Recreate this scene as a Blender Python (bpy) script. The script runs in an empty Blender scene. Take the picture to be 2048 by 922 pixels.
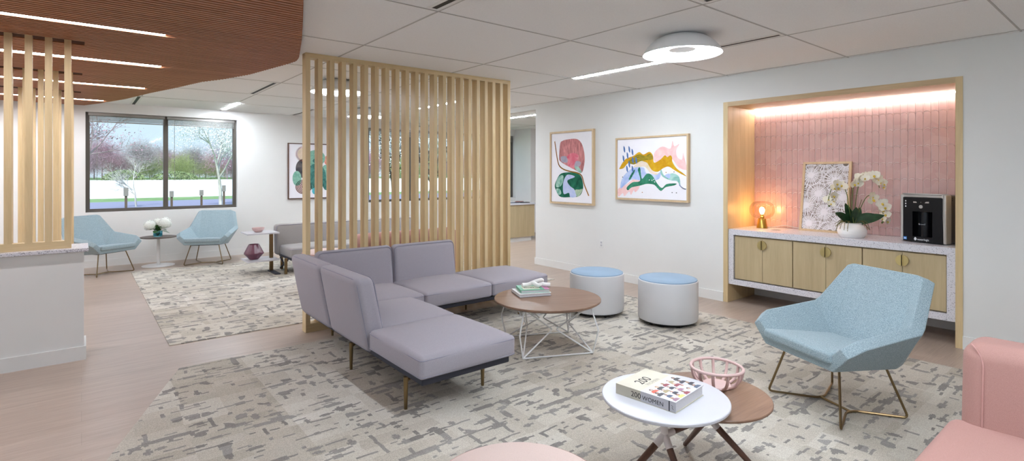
import bpy, bmesh, math, random
from mathutils import Vector, Matrix
R = math.radians
sc = bpy.context.scene
col = sc.collection
random.seed(7)
PI = math.pi

# ------------------------------------------------------------------ helpers
def s2l(c):
    return tuple((x/12.92 if x <= .04045 else ((x+.055)/1.055)**2.4) for x in [v/255 for v in c])

class NT:
    """small node-tree helper"""
    def __init__(s, name):
        s.m = bpy.data.materials.new(name); s.m.use_nodes = True
        s.t = s.m.node_tree; s.t.nodes.clear()
        s.out = s.n('ShaderNodeOutputMaterial')
        s.b = s.n('ShaderNodeBsdfPrincipled')
        s.l(s.b.outputs[0], s.out.inputs[0])
    def n(s, t, **kw):
        x = s.t.nodes.new(t)
        for k, v in kw.items(): setattr(x, k, v)
        return x
    def l(s, a, b): s.t.links.new(a, b)
    def pos(s, scale=(1, 1, 1), rot=(0, 0, 0), obj=False):
        if obj: o = s.n('ShaderNodeTexCoord').outputs['Object']
        else: o = s.n('ShaderNodeNewGeometry').outputs['Position']
        mp = s.n('ShaderNodeMapping'); mp.inputs['Scale'].default_value = scale; mp.inputs['Rotation'].default_value = rot
        s.l(o, mp.inputs['Vector']); return mp.outputs[0]
    def noise(s, vec, scale, detail=2, rough=.5, dist=0):
        x = s.n('ShaderNodeTexNoise'); x.inputs['Scale'].default_value = scale; x.inputs['Detail'].default_value = detail
        x.inputs['Roughness'].default_value = rough; x.inputs['Distortion'].default_value = dist
        if vec is not None: s.l(vec, x.inputs['Vector'])
        return x.outputs['Fac']
    def ramp(s, fac, stops, interp='LINEAR'):
        x = s.n('ShaderNodeValToRGB'); x.color_ramp.interpolation = interp
        el = x.color_ramp.elements
        while len(el) < len(stops): el.new(.5)
        for e, (p, c) in zip(el, stops):
            e.position = p; e.color = (*s2l(c), 1)
        s.l(fac, x.inputs[0]); return x.outputs[0]
    def math(s, op, a, b=None, c=None):
        x = s.n('ShaderNodeMath', operation=op)
        for i, v in enumerate((a, b, c)):
            if v is None: continue
            if isinstance(v, (int, float)): x.inputs[i].default_value = v
            else: s.l(v, x.inputs[i])
        return x.outputs[0]
    def mix(s, fac, a, b, mode='MIX'):
        x = s.n('ShaderNodeMix', data_type='RGBA', blend_type=mode)
        if isinstance(fac, (int, float)): x.inputs[0].default_value = fac
        else: s.l(fac, x.inputs[0])
        for i, v in ((6, a), (7, b)):
            if isinstance(v, tuple): x.inputs[i].default_value = (*s2l(v), 1)
            else: s.l(v, x.inputs[i])
        return x.outputs[2]
    def bump(s, h, strength=.2, dist=.01):
        x = s.n('ShaderNodeBump'); x.inputs['Strength'].default_value = strength; x.inputs['Distance'].default_value = dist
        s.l(h, x.inputs['Height']); s.l(x.outputs[0], s.b.inputs['Normal'])
    def col(s, c):
        if isinstance(c, tuple): s.b.inputs['Base Color'].default_value = (*s2l(c), 1)
        else: s.l(c, s.b.inputs['Base Color'])
    def set(s, rough=None, metal=None, spec=None, trans=None, ior=None, sheen=None):
        i = s.b.inputs
        if rough is not None: i['Roughness'].default_value = rough
        if metal is not None: i['Metallic'].default_value = metal
        if spec is not None: i['Specular IOR Level'].default_value = spec
        if trans is not None: i['Transmission Weight'].default_value = trans
        if ior is not None: i['IOR'].default_value = ior
        if sheen is not None: i['Sheen Weight'].default_value = sheen

def plain(name, c, rough=.5, metal=0, spec=.5, var=.04, sc_=6):
    t = NT(name)
    f = t.noise(t.pos(), sc_, 3)
    lo = tuple(max(0, v*(1-var)) for v in c); hi = tuple(min(255, v*(1+var)) for v in c)
    t.col(t.ramp(f, [(.3, lo), (.7, hi)])); t.set(rough, metal, spec); return t.m

def emit(name, c, strength):
    t = NT(name); t.col(c)
    t.b.inputs['Emission Color'].default_value = (*s2l(c), 1); t.b.inputs['Emission Strength'].default_value = strength
    return t.m

def fabric(name, c1, c2, scale=500, bump=.25, sheen=.1, big=None, obj=True):
    t = NT(name)
    p = t.pos(obj=obj)
    f = t.noise(p, scale, 2, .6)
    cc = t.ramp(f, [(.34, c1), (.66, c2)])
    t.col(cc); t.set(.9, 0, .2, sheen=sheen); t.bump(f, bump, .003); return t.m

def wood(name, c1, c2, axis='z', scale=14, rough=.45, spec=.35, fine=.5, obj=False):
    t = NT(name)
    st = {'x': (.06, 1, 1), 'y': (1, .06, 1), 'z': (1, 1, .06)}[axis]
    p = t.pos(st, obj=obj)
    f1 = t.noise(p, scale, 4, .6, .6)
    f2 = t.noise(p, scale*9, 2, .5)
    f = t.math('ADD', t.math('MULTIPLY', f1, 1-fine*.5), t.math('MULTIPLY', f2, fine*.5))
    t.col(t.ramp(f, [(.3, c1), (.7, c2)])); t.set(rough, 0, spec); t.bump(f2, .05, .002); return t.m

# ---- mesh builder
class MB:
    def __init__(s): s.v = []; s.f = []; s.mi = []; s.M = None
    def add(s, vs, fs, mi=0):
        o = len(s.v)
        for v in vs:
            v = Vector(v)
            s.v.append(s.M @ v if s.M else v)
        for f in fs: s.f.append([i+o for i in f]); s.mi.append(mi)
        return s
    def box(s, x0, x1, y0, y1, z0, z1, mi=0):
        return s.add([(x0,y0,z0),(x1,y0,z0),(x1,y1,z0),(x0,y1,z0),(x0,y0,z1),(x1,y0,z1),(x1,y1,z1),(x0,y1,z1)],
                     [(3,2,1,0),(4,5,6,7),(0,1,5,4),(1,2,6,5),(2,3,7,6),(3,0,4,7)], mi)
    def prism(s, poly, z0, z1, mi=0, plane='xy'):
        n = len(poly)
        def P(a, b, c): return {'xy': (a, b, c), 'xz': (a, c, b), 'yz': (c, a, b)}[plane]
        vs = [P(a, b, z0) for a, b in poly]+[P(a, b, z1) for a, b in poly]
        fs = [list(range(n))[::-1], list(range(n, 2*n))]+[(i, (i+1) % n, n+(i+1) % n, n+i) for i in range(n)]
        return s.add(vs, fs, mi)
    def lathe(s, prof, n=32, c=(0, 0, 0), mi=0, cap=True, fr=None):
        vs = []; fs = []
        for (r, z) in prof:
            for k in range(n):
                a = 2*PI*k/n
                q = fr(a, z) if fr else 1
                vs.append((c[0]+r*q*math.cos(a), c[1]+r*q*math.sin(a), c[2]+z))
        m = len(prof)
        for i in range(m-1):
            for k in range(n):
                fs.append((i*n+k, i*n+(k+1) % n, (i+1)*n+(k+1) % n, (i+1)*n+k))
        if cap:
            fs.append(list(range(n))[::-1]); fs.append([(m-1)*n+k for k in range(n)])
        return s.add(vs, fs, mi)
    def tube(s, path, r, n=8, closed=False, mi=0, cap=True):
        path = [Vector(p) for p in path]
        m = len(path)
        rs = r if isinstance(r, (list, tuple)) else [r]*m
        vs = []; fs = []; up = None
        for i, p in enumerate(path):
            if closed: t = (path[(i+1) % m]-path[i-1])
            else: t = path[min(i+1, m-1)]-path[max(i-1, 0)]
            if t.length < 1e-9: t = Vector((0, 0, 1))
            t.normalize()
            if up is None:
                up = Vector((0, 0, 1)) if abs(t.z) < .9 else Vector((1, 0, 0))
            u = (up-t*up.dot(t))
            if u.length < 1e-6: u = t.orthogonal()
            u.normalize(); w = t.cross(u); up = u
            for k in range(n):
                a = 2*PI*k/n
                vs.append(p+(u*math.cos(a)+w*math.sin(a))*rs[i])
        for i in range(m if closed else m-1):
            j = (i+1) % m
            for k in range(n):
                fs.append((i*n+k, i*n+(k+1) % n, j*n+(k+1) % n, j*n+k))
        if not closed and cap:
            fs.append(list(range(n))[::-1]); fs.append([(m-1)*n+k for k in range(n)])
        return s.add(vs, fs, mi)
    def sphere(s, c, r, nu=16, nv=10, sc_=(1, 1, 1), mi=0):
        vs = []; fs = []
        for i in range(nv+1):
            th = PI*i/nv
            for k in range(nu):
                a = 2*PI*k/nu
                vs.append((c[0]+r*sc_[0]*math.sin(th)*math.cos(a), c[1]+r*sc_[1]*math.sin(th)*math.sin(a), c[2]-r*sc_[2]*math.cos(th)))
        for i in range(nv):
            for k in range(nu):
                fs.append((i*nu+k, i*nu+(k+1) % nu, (i+1)*nu+(k+1) % nu, (i+1)*nu+k))
        return s.add(vs, fs, mi)
    def rbox(s, x0, x1, y0, y1, z0, z1, r, m=3, n=5, f=None, mi=0):
        c = Vector(((x0+x1)/2, (y0+y1)/2, (z0+z1)/2)); h = [(x1-x0)/2, (y1-y0)/2, (z1-z0)/2]
        r = min(r, *(q*.98 for q in h))
        ax = []
        for q in h:
            inn = q-r
            side = [inn+r*math.tan(PI/4*k/m) for k in range(1, m+1)]
            mid = [-inn+2*inn*k/n for k in range(n+1)]
            ax.append([-v for v in side[::-1]]+mid+side)
        def mp(p):
            i = Vector([max(-(h[k]-r), min(h[k]-r, p[k])) for k in range(3)])
            d = Vector(p)-i
            if d.length > 1e-9: d = d.normalized()*r
            q = c+i+d
            return f(q, c, h) if f else q
        for a in range(3):
            b, e = (a+1) % 3, (a+2) % 3
            for sg in (-1, 1):
                vs = []; fs = []
                nb, ne = len(ax[b]), len(ax[e])
                for u in ax[b]:
                    for w in ax[e]:
                        p = [0, 0, 0]; p[a] = sg*h[a]; p[b] = u; p[e] = w
                        vs.append(mp(p))
                for i in range(nb-1):
                    for j in range(ne-1):
                        q = (i*ne+j, (i+1)*ne+j, (i+1)*ne+j+1, i*ne+j+1)
                        fs.append(q if sg > 0 else q[::-1])
                s.add(vs, fs, mi)
        return s
    def build(s, name, mats, parent=None, sharp=35, weld=True, loc=None, fixn=False):
        me = bpy.data.meshes.new(name)
        me.from_pydata([tuple(v) for v in s.v], [], s.f)
        if not isinstance(mats, (list, tuple)): mats = [mats]
        for m in mats: me.materials.append(m)
        me.polygons.foreach_set('material_index', s.mi)
        if weld or fixn:
            bm = bmesh.new(); bm.from_mesh(me)
            if weld: bmesh.ops.remove_doubles(bm, verts=bm.verts, dist=1e-5)
            if fixn: bmesh.ops.recalc_face_normals(bm, faces=bm.faces)
            bm.to_mesh(me); bm.free()
        if sharp:
            me.polygons.foreach_set('use_smooth', [True]*len(me.polygons))
            me.set_sharp_from_angle(angle=R(sharp))
        me.update()
        o = bpy.data.objects.new(name, me); col.objects.link(o)
        if parent: o.parent = parent
        if loc: o.location = loc
        return o

def tag(o, label=None, cat=None, group=None, kind=None):
    if label: o['label'] = label
    if cat: o['category'] = cat
    if group: o['group'] = group
    if kind: o['kind'] = kind
    return o
def thing(name, label, cat, loc=(0, 0, 0), rz=0, group=None):
    o = bpy.data.objects.new(name, None); col.objects.link(o)
    o.empty_display_size = .1
    o.location = loc; o.rotation_euler = (0, 0, rz)
    return tag(o, label, cat, group)
def struct(mb, name, mats, sharp=None, label=None, fixn=False):
    o = mb.build(name, mats, None, sharp, fixn=fixn); o['kind'] = 'structure'
    if label: o['label'] = label
    return o
def copy_tree(o, parent=None, mats=None):
    c = o.copy(); col.objects.link(c)
    if parent: c.parent = parent
    for ch in list(o.children): copy_tree(ch, c)
    return c
def bevel(o, w=.004, seg=2, ang=35):
    m = o.modifiers.new('bevel', 'BEVEL'); m.width = w; m.segments = seg; m.limit_method = 'ANGLE'; m.angle_limit = R(ang)
    m.harden_normals = False
    return o
def fillet(path, r, k=5, closed=False):
    """round the corners of a polyline"""
    P = [Vector(p) for p in path]; out = []; m = len(P)
    for i, p in enumerate(P):
        if not closed and i in (0, m-1): out.append(p); continue
        a = P[i-1]; b = P[(i+1) % m]
        u = (a-p); w = (b-p); d = min(r, u.length*.45, w.length*.45)
        s0 = p+u.normalized()*d; s1 = p+w.normalized()*d
        for j in range(k+1):
            t = j/k
            out.append(s0*(1-t)**2+p*2*t*(1-t)+s1*t*t)
    return out
def crom(pts, k=5, closed=True):
    out = []; m = len(pts)
    P = [Vector((*p, 0)) if len(p) == 2 else Vector(p) for p in pts]
    rng = range(m) if closed else range(m-1)
    for i in rng:
        if closed: a, b, c, d = P[i-1], P[i], P[(i+1) % m], P[(i+2) % m]
        else: a, b, c, d = P[max(i-1, 0)], P[i], P[i+1], P[min(i+2, m-1)]
        for j in range(k):
            t = j/k
            out.append(.5*((2*b)+(-a+c)*t+(2*a-5*b+4*c-d)*t*t+(-a+3*b-3*c+d)*t**3))
    if not closed: out.append(P[-1])
    return out
def text_mesh(txt, size, mat, parent, M, name='lettering', extrude=.0004, align='LEFT', spacing=1, sx=1):
    cu = bpy.data.curves.new(name, 'FONT'); cu.body = txt; cu.size = size; cu.extrude = extrude; cu.align_x = align
    cu.space_character = spacing
    t = bpy.data.objects.new(name, cu); col.objects.link(t)
    dg = bpy.context.evaluated_depsgraph_get()
    me = bpy.data.meshes.new_from_object(t.evaluated_get(dg))
    bpy.data.objects.remove(t); me.transform(M @ Matrix.Diagonal((sx, 1, 1, 1))); me.materials.clear(); me.materials.append(mat)
    o = bpy.data.objects.new(name, me); col.objects.link(o); o.parent = parent
    return o

# ------------------------------------------------------------------ camera
cam = bpy.data.cameras.new('camera'); co = bpy.data.objects.new('camera', cam); col.objects.link(co)
cam.sensor_width = 36; cam.sensor_fit = 'HORIZONTAL'; cam.lens = 1064.5/2048*36
cam.shift_y = -(461-347)/2048
CAMZ = 1.5
co.location = (0, 0, CAMZ); co.rotation_euler = (R(90), 0, R(-38.97)); cam.clip_start = .05; cam.clip_end = 600
sc.camera = co

# ------------------------------------------------------------------ materials
M = {}
M['wall'] = plain('wall_paint', (226, 226, 224), .75, spec=.2, var=.008, sc_=2)
M['trimwhite'] = plain('white_trim', (228, 228, 226), .55, spec=.3, var=.008)
M['white'] = plain('white_lacquer', (198, 198, 204), .3, var=.01)
M['whitemetal'] = plain('white_metal', (232, 232, 232), .35, var=.01)
M['oak'] = wood('pale_oak', (197, 173, 131), (221, 198, 156), 'z', 16)
M['oakx'] = wood('pale_oak_rail', (197, 173, 131), (221, 198, 156), 'x', 16)
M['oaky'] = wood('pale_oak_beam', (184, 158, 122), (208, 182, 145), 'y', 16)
M['cab'] = wood('cabinet_ash', (176, 158, 124), (196, 178, 142), 'z', 14)
M['maple'] = wood('maple_frame', (196, 170, 134), (216, 192, 158), 'z', 12)
M['walnut'] = wood('walnut_veneer', (112, 86, 70), (150, 120, 100), 'x', 16, .35, obj=True)
M['walnutz'] = wood('walnut_leg', (76, 52, 42), (104, 74, 60), 'z', 16, .4, obj=True)
M['redwood'] = wood('redwood_slat', (146, 92, 64), (184, 126, 92), 'x', 14, .5, .25)
M['darkback'] = plain('dark_backing', (40, 20, 14), .9, spec=.1)
M['brass'] = plain('bronze_metal', (132, 112, 82), .32, 1, var=.06)
M['gold'] = plain('brushed_brass', (196, 162, 82), .28, 1, var=.05)
M['pull'] = plain('satin_brass_pull', (200, 180, 124), .4, .8, var=.05)
M['blackplastic'] = plain('black_plastic', (11, 11, 16), .3, spec=.35)
M['black'] = plain('black_matte', (20, 20, 22), .6)
M['ink'] = plain('dark_ink', (48, 44, 44), .7)
M['grey'] = plain('grey_plastic', (120, 118, 122), .5)
M['silver'] = plain('silver_plastic', (190, 186, 182), .35, .3)
M['navy'] = plain('navy_plinth', (44, 46, 58), .6)
M['bronzeframe'] = plain('bronze_window_frame', (92, 86, 80), .45, .3)
M['blind'] = plain('aluminium_blind', (150, 146, 142), .4, .5)
M['paper'] = plain('art_paper', (240, 238, 244), .7, spec=.2, var=.006)
M['bookpage'] = plain('book_pages', (210, 208, 210), .8, var=.03, sc_=300)
M['vinyl'] = plain('white_vinyl', (212, 212, 214), .45, spec=.35, var=.006)
M['sofa'] = fabric('lavender_grey_wool', (153, 148, 156), (175, 170, 178), 700, .15, .06)
M['sofapipe'] = plain('grey_piping', (150, 148, 160), .9, spec=.1)
M['greysofa'] = fabric('warm_grey_wool', (146, 142, 140), (170, 166, 164), 700, .15, .06)
M['blue'] = fabric('blue_tweed', (108, 130, 139), (180, 197, 203), 330, .35, .15)
M['bluevinyl'] = plain('blue_vinyl', (138, 162, 184), .5, spec=.3, var=.02)
M['pink'] = fabric('pink_wool', (164, 124, 117), (180, 140, 132), 600, .15, .06)
M['palepink'] = fabric('pale_pink_wool', (197, 175, 167), (208, 187, 179), 600, .1, .05)
M['pinkseam'] = plain('pink_stitching', (188, 146, 140), .9, spec=.1)
M['rosebowl'] = plain('rose_ceramic', (206, 176, 172), .45, var=.03)
M['plum'] = plain('plum_glass', (104, 58, 76), .25, var=.08)
M['leaf'] = plain('dark_green_leaf', (34, 66, 40), .4, var=.2, sc_=20)
M['leaf2'] = plain('green_leaf', (52, 92, 44), .5, var=.25, sc_=30)
M['stem'] = plain('green_stem', (92, 110, 48), .5, var=.15)
M['root'] = plain('dry_root', (112, 104, 60), .8, var=.2)
M['petal'] = plain('white_petal', (246, 242, 228), .6, var=.02, sc_=60)
M['lip'] = plain('yellow_lip', (226, 196, 74), .6, var=.1)
M['hyd'] = plain('hydrangea_petal', (242, 246, 238), .7, var=.05, sc_=80)
M['ceramic'] = plain('white_ceramic', (238, 236, 234), .3, var=.01)
M['rubber'] = plain('black_caster', (22, 22, 24), .5)

def glassm(name, c, rough=0, ior=1.45):
    t = NT(name); t.col(c); t.set(rough, 0, .5, 1, ior); return t.m
M['vaseglass'] = glassm('blue_green_glass', (150, 206, 216), .02)
# clear window and lamp glass: mostly transparent with a faint mirror
def thin_glass(name, c, amt=.06):
    t = NT(name)
    tr = t.n('ShaderNodeBsdfTransparent'); tr.inputs[0].default_value = (*s2l(c), 1)
    gl = t.n('ShaderNodeBsdfGlossy'); gl.inputs['Roughness'].default_value = .03
    fr = t.n('ShaderNodeLayerWeight'); fr.inputs[0].default_value = .25
    mx = t.n('ShaderNodeMixShader')
    t.l(t.math('ADD', t.math('MULTIPLY', fr.outputs['Fresnel'], amt*6), amt*.3), mx.inputs[0]); t.l(tr.outputs[0], mx.inputs[1]); t.l(gl.outputs[0], mx.inputs[2])
    t.l(mx.outputs[0], t.out.inputs[0]); return t.m
M['pane'] = thin_glass('window_pane_glass', (250, 252, 252), .02)
M['globe'] = thin_glass('clear_lamp_glass', (252, 247, 240), .075)

# light-giving materials
M['led'] = emit('led_diffuser', (236, 245, 255), 100)
M['ledwood'] = emit('led_diffuser_slot', (242, 247, 255), 38)
M['domeglow'] = emit('dome_lamp_diffuser', (240, 246, 255), 15)
M['ledstrip'] = emit('cove_led', (255, 248, 244), 24)
M['bulb'] = emit('warm_bulb', (255, 190, 110), 60)

# floor planks
t = NT('floor_planks')
p = t.pos()
br = t.n('ShaderNodeTexBrick'); t.l(p, br.inputs['Vector'])
br.offset = .37; br.inputs['Scale'].default_value = 1; br.inputs['Brick Width'].default_value = 1.22; br.inputs['Row Height'].default_value = .18
br.inputs['Mortar Size'].default_value = .0012; br.inputs['Mortar Smooth'].default_value = .3
br.inputs['Color1'].default_value = (*s2l((179, 159, 144)), 1); br.inputs['Color2'].default_value = (*s2l((163, 144, 130)), 1); br.inputs['Mortar'].default_value = (*s2l((120, 100, 88)), 1)
g = t.noise(t.pos((.5, 7, 1)), 3, 5, .6, .8)
g2 = t.noise(t.pos((.7, 14, 1)), 9, 3, .6)
c = t.mix(.5, br.outputs['Color'], t.ramp(g, [(.28, (147, 127, 112)), (.72, (190, 171, 156))]))
c = t.mix(.22, c, t.ramp(g2, [(.3, (142, 122, 108)), (.7, (204, 187, 174))]))
t.col(c); t.set(.34, 0, .5); M['floor'] = t.m

# carpet: shaded carpet squares, broken woven dashes and blots
t = NT('woven_carpet')
P0 = t.n('ShaderNodeNewGeometry').outputs['Position']
def distort(scale, amt, sx, sy):
    nz = t.n('ShaderNodeTexNoise'); nz.inputs['Scale'].default_value = scale; nz.inputs['Detail'].default_value = 2
    t.l(P0, nz.inputs['Vector'])
    vm = t.n('ShaderNodeVectorMath', operation='SUBTRACT'); t.l(nz.outputs['Color'], vm.inputs[0]); vm.inputs[1].default_value = (.5, .5, .5)
    vs = t.n('ShaderNodeVectorMath', operation='SCALE'); t.l(vm.outputs[0], vs.inputs[0]); vs.inputs['Scale'].default_value = amt
    va = t.n('ShaderNodeVectorMath', operation='ADD'); t.l(vs.outputs[0], va.inputs[0]); t.l(P0, va.inputs[1])
    mp = t.n('ShaderNodeMapping'); mp.inputs['Scale'].default_value = (sx, sy, 0); t.l(va.outputs[0], mp.inputs['Vector'])
    return mp.outputs[0]
def vor(vec, feat, metric='CHEBYCHEV', rnd=1):
    v = t.n('ShaderNodeTexVoronoi', feature=feat, voronoi_dimensions='2D')
    if feat != 'DISTANCE_TO_EDGE': v.distance = metric
    v.inputs['Scale'].default_value = 1; v.inputs['Randomness'].default_value = rnd
    t.l(vec, v.inputs['Vector']); return v
def rows(vec, axis, freq, seed, sx, thr, w0, w1):
    """broken parallel dashes: rows across `axis`, each cut into segments by noise along the row"""
    sepx = t.n('ShaderNodeSeparateXYZ'); t.l(vec, sepx.inputs[0])
    along, across = (sepx.outputs[0], sepx.outputs[1]) if axis == 'y' else (sepx.outputs[1], sepx.outputs[0])
    q = t.math('MULTIPLY', across, freq); rw = t.math('FLOOR', q); fr = t.math('FRACT', q)
    cb = t.n('ShaderNodeCombineXYZ'); t.l(t.math('MULTIPLY', along, sx), cb.inputs[0]); t.l(t.math('MULTIPLY', rw, 7.31), cb.inputs[1]); cb.inputs[2].default_value = seed
    nz = t.noise(cb.outputs[0], 1, 1)
    on = t.math('GREATER_THAN', nz, thr)
    wide = t.math('MULTIPLY_ADD', t.math('GREATER_THAN', nz, thr+.075), w1-w0, w0)
    return t.math('MULTIPLY', on, t.math('LESS_THAN', t.math('ABSOLUTE', t.math('SUBTRACT', fr, .5)), wide))
dv = distort(10, .034, 1, 1)
dv2 = distort(15, .026, 1, 1)
r1 = rows(dv, 'y', 12.5, 1.3, 4.6, .56, .10, .27)
r2 = rows(dv2, 'y', 19.0, 5.7, 7.5, .615, .14, .32)
r3 = rows(dv, 'x', 9.0, 9.1, 7.5, .585, .10, .2)
d3 = distort(14, .05, 13, 13)
v3 = vor(d3, 'F1')
sp3 = t.n('ShaderNodeSeparateColor'); t.l(v3.outputs['Color'], sp3.inputs[0])
tick = t.math('MULTIPLY', t.math('GREATER_THAN', sp3.outputs[0], .945), t.math('LESS_THAN', v3.outputs['Distance'], .45))
dark = t.math('MAXIMUM', t.math('MAXIMUM', r1, r2), t.math('MAXIMUM', r3, tick))
mb_ = t.n('ShaderNodeMapping'); mb_.inputs['Scale'].default_value = (4.2, 9.5, 0); t.l(dv, mb_.inputs['Vector'])
fb_ = t.n('ShaderNodeVectorMath', operation='FLOOR'); t.l(mb_.outputs[0], fb_.inputs[0])
wb_ = t.n('ShaderNodeTexWhiteNoise'); t.l(fb_.outputs[0], wb_.inputs['Vector'])
sp = t.n('ShaderNodeSeparateColor'); t.l(wb_.outputs['Color'], sp.inputs[0])
base = t.ramp(wb_.outputs['Value'], [(0, (197, 191, 181)), (.45, (184, 177, 166)), (.75, (171, 164, 153)), (1, (207, 202, 194))])
# carpet squares
mt = t.n('ShaderNodeMapping'); mt.inputs['Scale'].default_value = (2, 1, 0); t.l(P0, mt.inputs['Vector'])
fl = t.n('ShaderNodeVectorMath', operation='FLOOR'); t.l(mt.outputs[0], fl.inputs[0])
wn = t.n('ShaderNodeTexWhiteNoise'); t.l(fl.outputs[0], wn.inputs['Vector'])
base = t.mix(.4, base, t.ramp(wn.outputs['Value'], [(0, (162, 154, 142)), (.5, (189, 183, 173)), (1, (211, 207, 200))]))
big = t.noise(P0, 1.3, 2)
dk = t.ramp(sp.outputs[1], [(0, (118, 115, 113)), (1, (146, 143, 140))])
cc = t.mix(t.math('MULTIPLY', dark, .88), base, dk)
pile = t.noise(P0, 260, 2)
cc = t.mix(.3, cc, t.ramp(pile, [(.3, (92, 88, 82)), (.7, (255, 252, 246))]), 'OVERLAY')
t.col(cc); t.set(.95, 0, .1); t.bump(pile, .35, .006); M['carpet'] = t.m

# terrazzo
t = NT('terrazzo')
p = t.pos()
v = t.n('ShaderNodeTexVoronoi'); v.inputs['Scale'].default_value = 125; t.l(p, v.inputs['Vector'])
s1 = t.n('ShaderNodeSeparateColor'); t.l(v.outputs['Color'], s1.inputs[0])
v2 = t.n('ShaderNodeTexVoronoi'); v2.inputs['Scale'].default_value = 180; t.l(p, v2.inputs['Vector'])
s2 = t.n('ShaderNodeSeparateColor'); t.l(v2.outputs['Color'], s2.inputs[0])
a = t.math('MULTIPLY', t.math('GREATER_THAN', s1.outputs[0], .72), t.math('LESS_THAN', v.outputs['Distance'], .42))
b = t.math('MULTIPLY', t.math('GREATER_THAN', s2.outputs[0], .7), t.math('LESS_THAN', v2.outputs['Distance'], .42))
c = t.mix(a, (216, 214, 220), t.ramp(s1.outputs[1], [(0, (92, 92, 104)), (1, (150, 148, 158))]))
c = t.mix(b, c, t.ramp(s2.outputs[1], [(0, (84, 84, 96)), (1, (176, 172, 176))]))
t.col(c); t.set(.28, 0, .5); M['terrazzo'] = t.m

# ceiling panels
t = NT('ceiling_panel')
f = t.noise(t.pos(), 120, 2)
t.col(t.ramp(f, [(.3, (236, 236, 236)), (.7, (242, 242, 242))])); t.set(.9, 0, .1); M['ceil'] = t.m
M['tbar'] = plain('ceiling_tee', (186, 184, 182), .7, spec=.2)

# pink glazed tile
t = NT('pink_glaze')
g = t.n('ShaderNodeTexVoronoi'); g.inputs['Scale'].default_value = 9; t.l(t.pos(), g.inputs['Vector'])
sg = t.n('ShaderNodeSeparateColor'); t.l(g.outputs['Color'], sg.inputs[0])
t.col(t.ramp(sg.outputs[0], [(0, (202, 164, 160)), (1, (211, 177, 173))])); t.set(.22, 0, .5); M['tile'] = t.m
M['grout'] = plain('pink_grout', (244, 226, 222), .8)

# ------------------------------------------------------------------ the room
H = 2.64; XW = 5.86; YB = 10.82
struct(MB().box(-6, 12.5, -5, YB+.2, -.1, 0), 'floor', M['floor'])
# ceiling slab and its tee bars, flush fixtures
struct(MB().box(-6, 12.5, -5, YB+.2, H, H+.12), 'ceiling', M['ceil'])
XL = [-3.12, -1.85, -.58, .69, 1.95, 3.26, 4.52, 5.80, 7.08, 8.35, 9.6]
YL = [-3.05, -1.78, -.51, .75, 1.985, 3.235, 4.50, 5.76, 7.02, 8.28, 9.54]
g = MB()
for x in XL: g.box(x-.007, x+.007, -5, YB, H-.0025, H)
for y in YL: g.box(-6, 12.4, y-.006, y+.006, H-.003, H)
struct(g, 'trim_1', M['tbar'], label='grey tee bars between the white ceiling panels')
# back wall with three window openings
W = [(.05, 2.235), (4.79, 6.93), (6.66+.35, 8.84)]
W = [(.05, 2.235), (4.79, 6.93), (7.15, 8.85)]
Z0, Z1 = .872, 2.485
b = MB(); xs = -6
for a, c in W:
    b.box(xs, a, YB, YB+.2, 0, H); b.box(a, c, YB, YB+.2, 0, Z0); b.box(a, c, YB, YB+.2, Z1, H); xs = c
b.box(xs, 12.5, YB, YB+.2, 0, H)
struct(b, 'wall_back', M['wall'])
struct(MB().box(-6, 12.5, -5.2, -5, 0, H), 'wall_rear_skyblock', M['wall'])  # unseen wall behind the camera, added to cut the sky fill
struct(MB().box(-6, 9.0, YB-.014, YB, 0, .11).box(-6, 9, YB-.014, YB-.002, .11, .113), 'baseboard_back', M['trimwhite'])
# right wall, with the niche opening
NY0, NY1, NZ = 1.113, 3.296, 2.333
b = MB()
b.box(XW, XW+.12, NY1, 6.62, 0, H).box(XW, XW+.12, -5, NY0, 0, H).box(XW, XW+.12, NY0, NY1, NZ, H)
b.box(XW, XW+.12, 6.62, YB, 2.56, H)
struct(b, 'wall_right', M['wall'])
struct(MB().box(XW-.014, XW, NY1, 6.62, 0, .11).box(XW-.014, XW+.12, 6.62, 6.634, 0, .11), 'baseboard_right', M['trimwhite'])
struct(MB().box(XW-.014, XW, -5, NY0, 0, .11), 'baseboard_right.001', M['trimwhite'])
# niche shell: rear wall, wood lining
NB = 6.5
struct(MB().box(NB, NB+.1, NY0, NY1, 0, NZ), 'wall_niche', M['wall'])
lin = MB()
lin.box(XW-.006, NB, NY1-.055, NY1, 0, NZ)
lin.box(XW-.006, NB, NY0, NY0+.05, 0, NZ)
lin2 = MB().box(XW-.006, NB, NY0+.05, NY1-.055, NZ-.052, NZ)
struct(lin, 'trim_2', M['oak'], label='pale oak side lining of the niche')
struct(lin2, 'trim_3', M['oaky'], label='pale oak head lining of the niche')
struct(MB().box(NB-.014, NB, NY0+.05, NY1-.055, 0, .11), 'baseboard_niche', M['trimwhite'])
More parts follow.
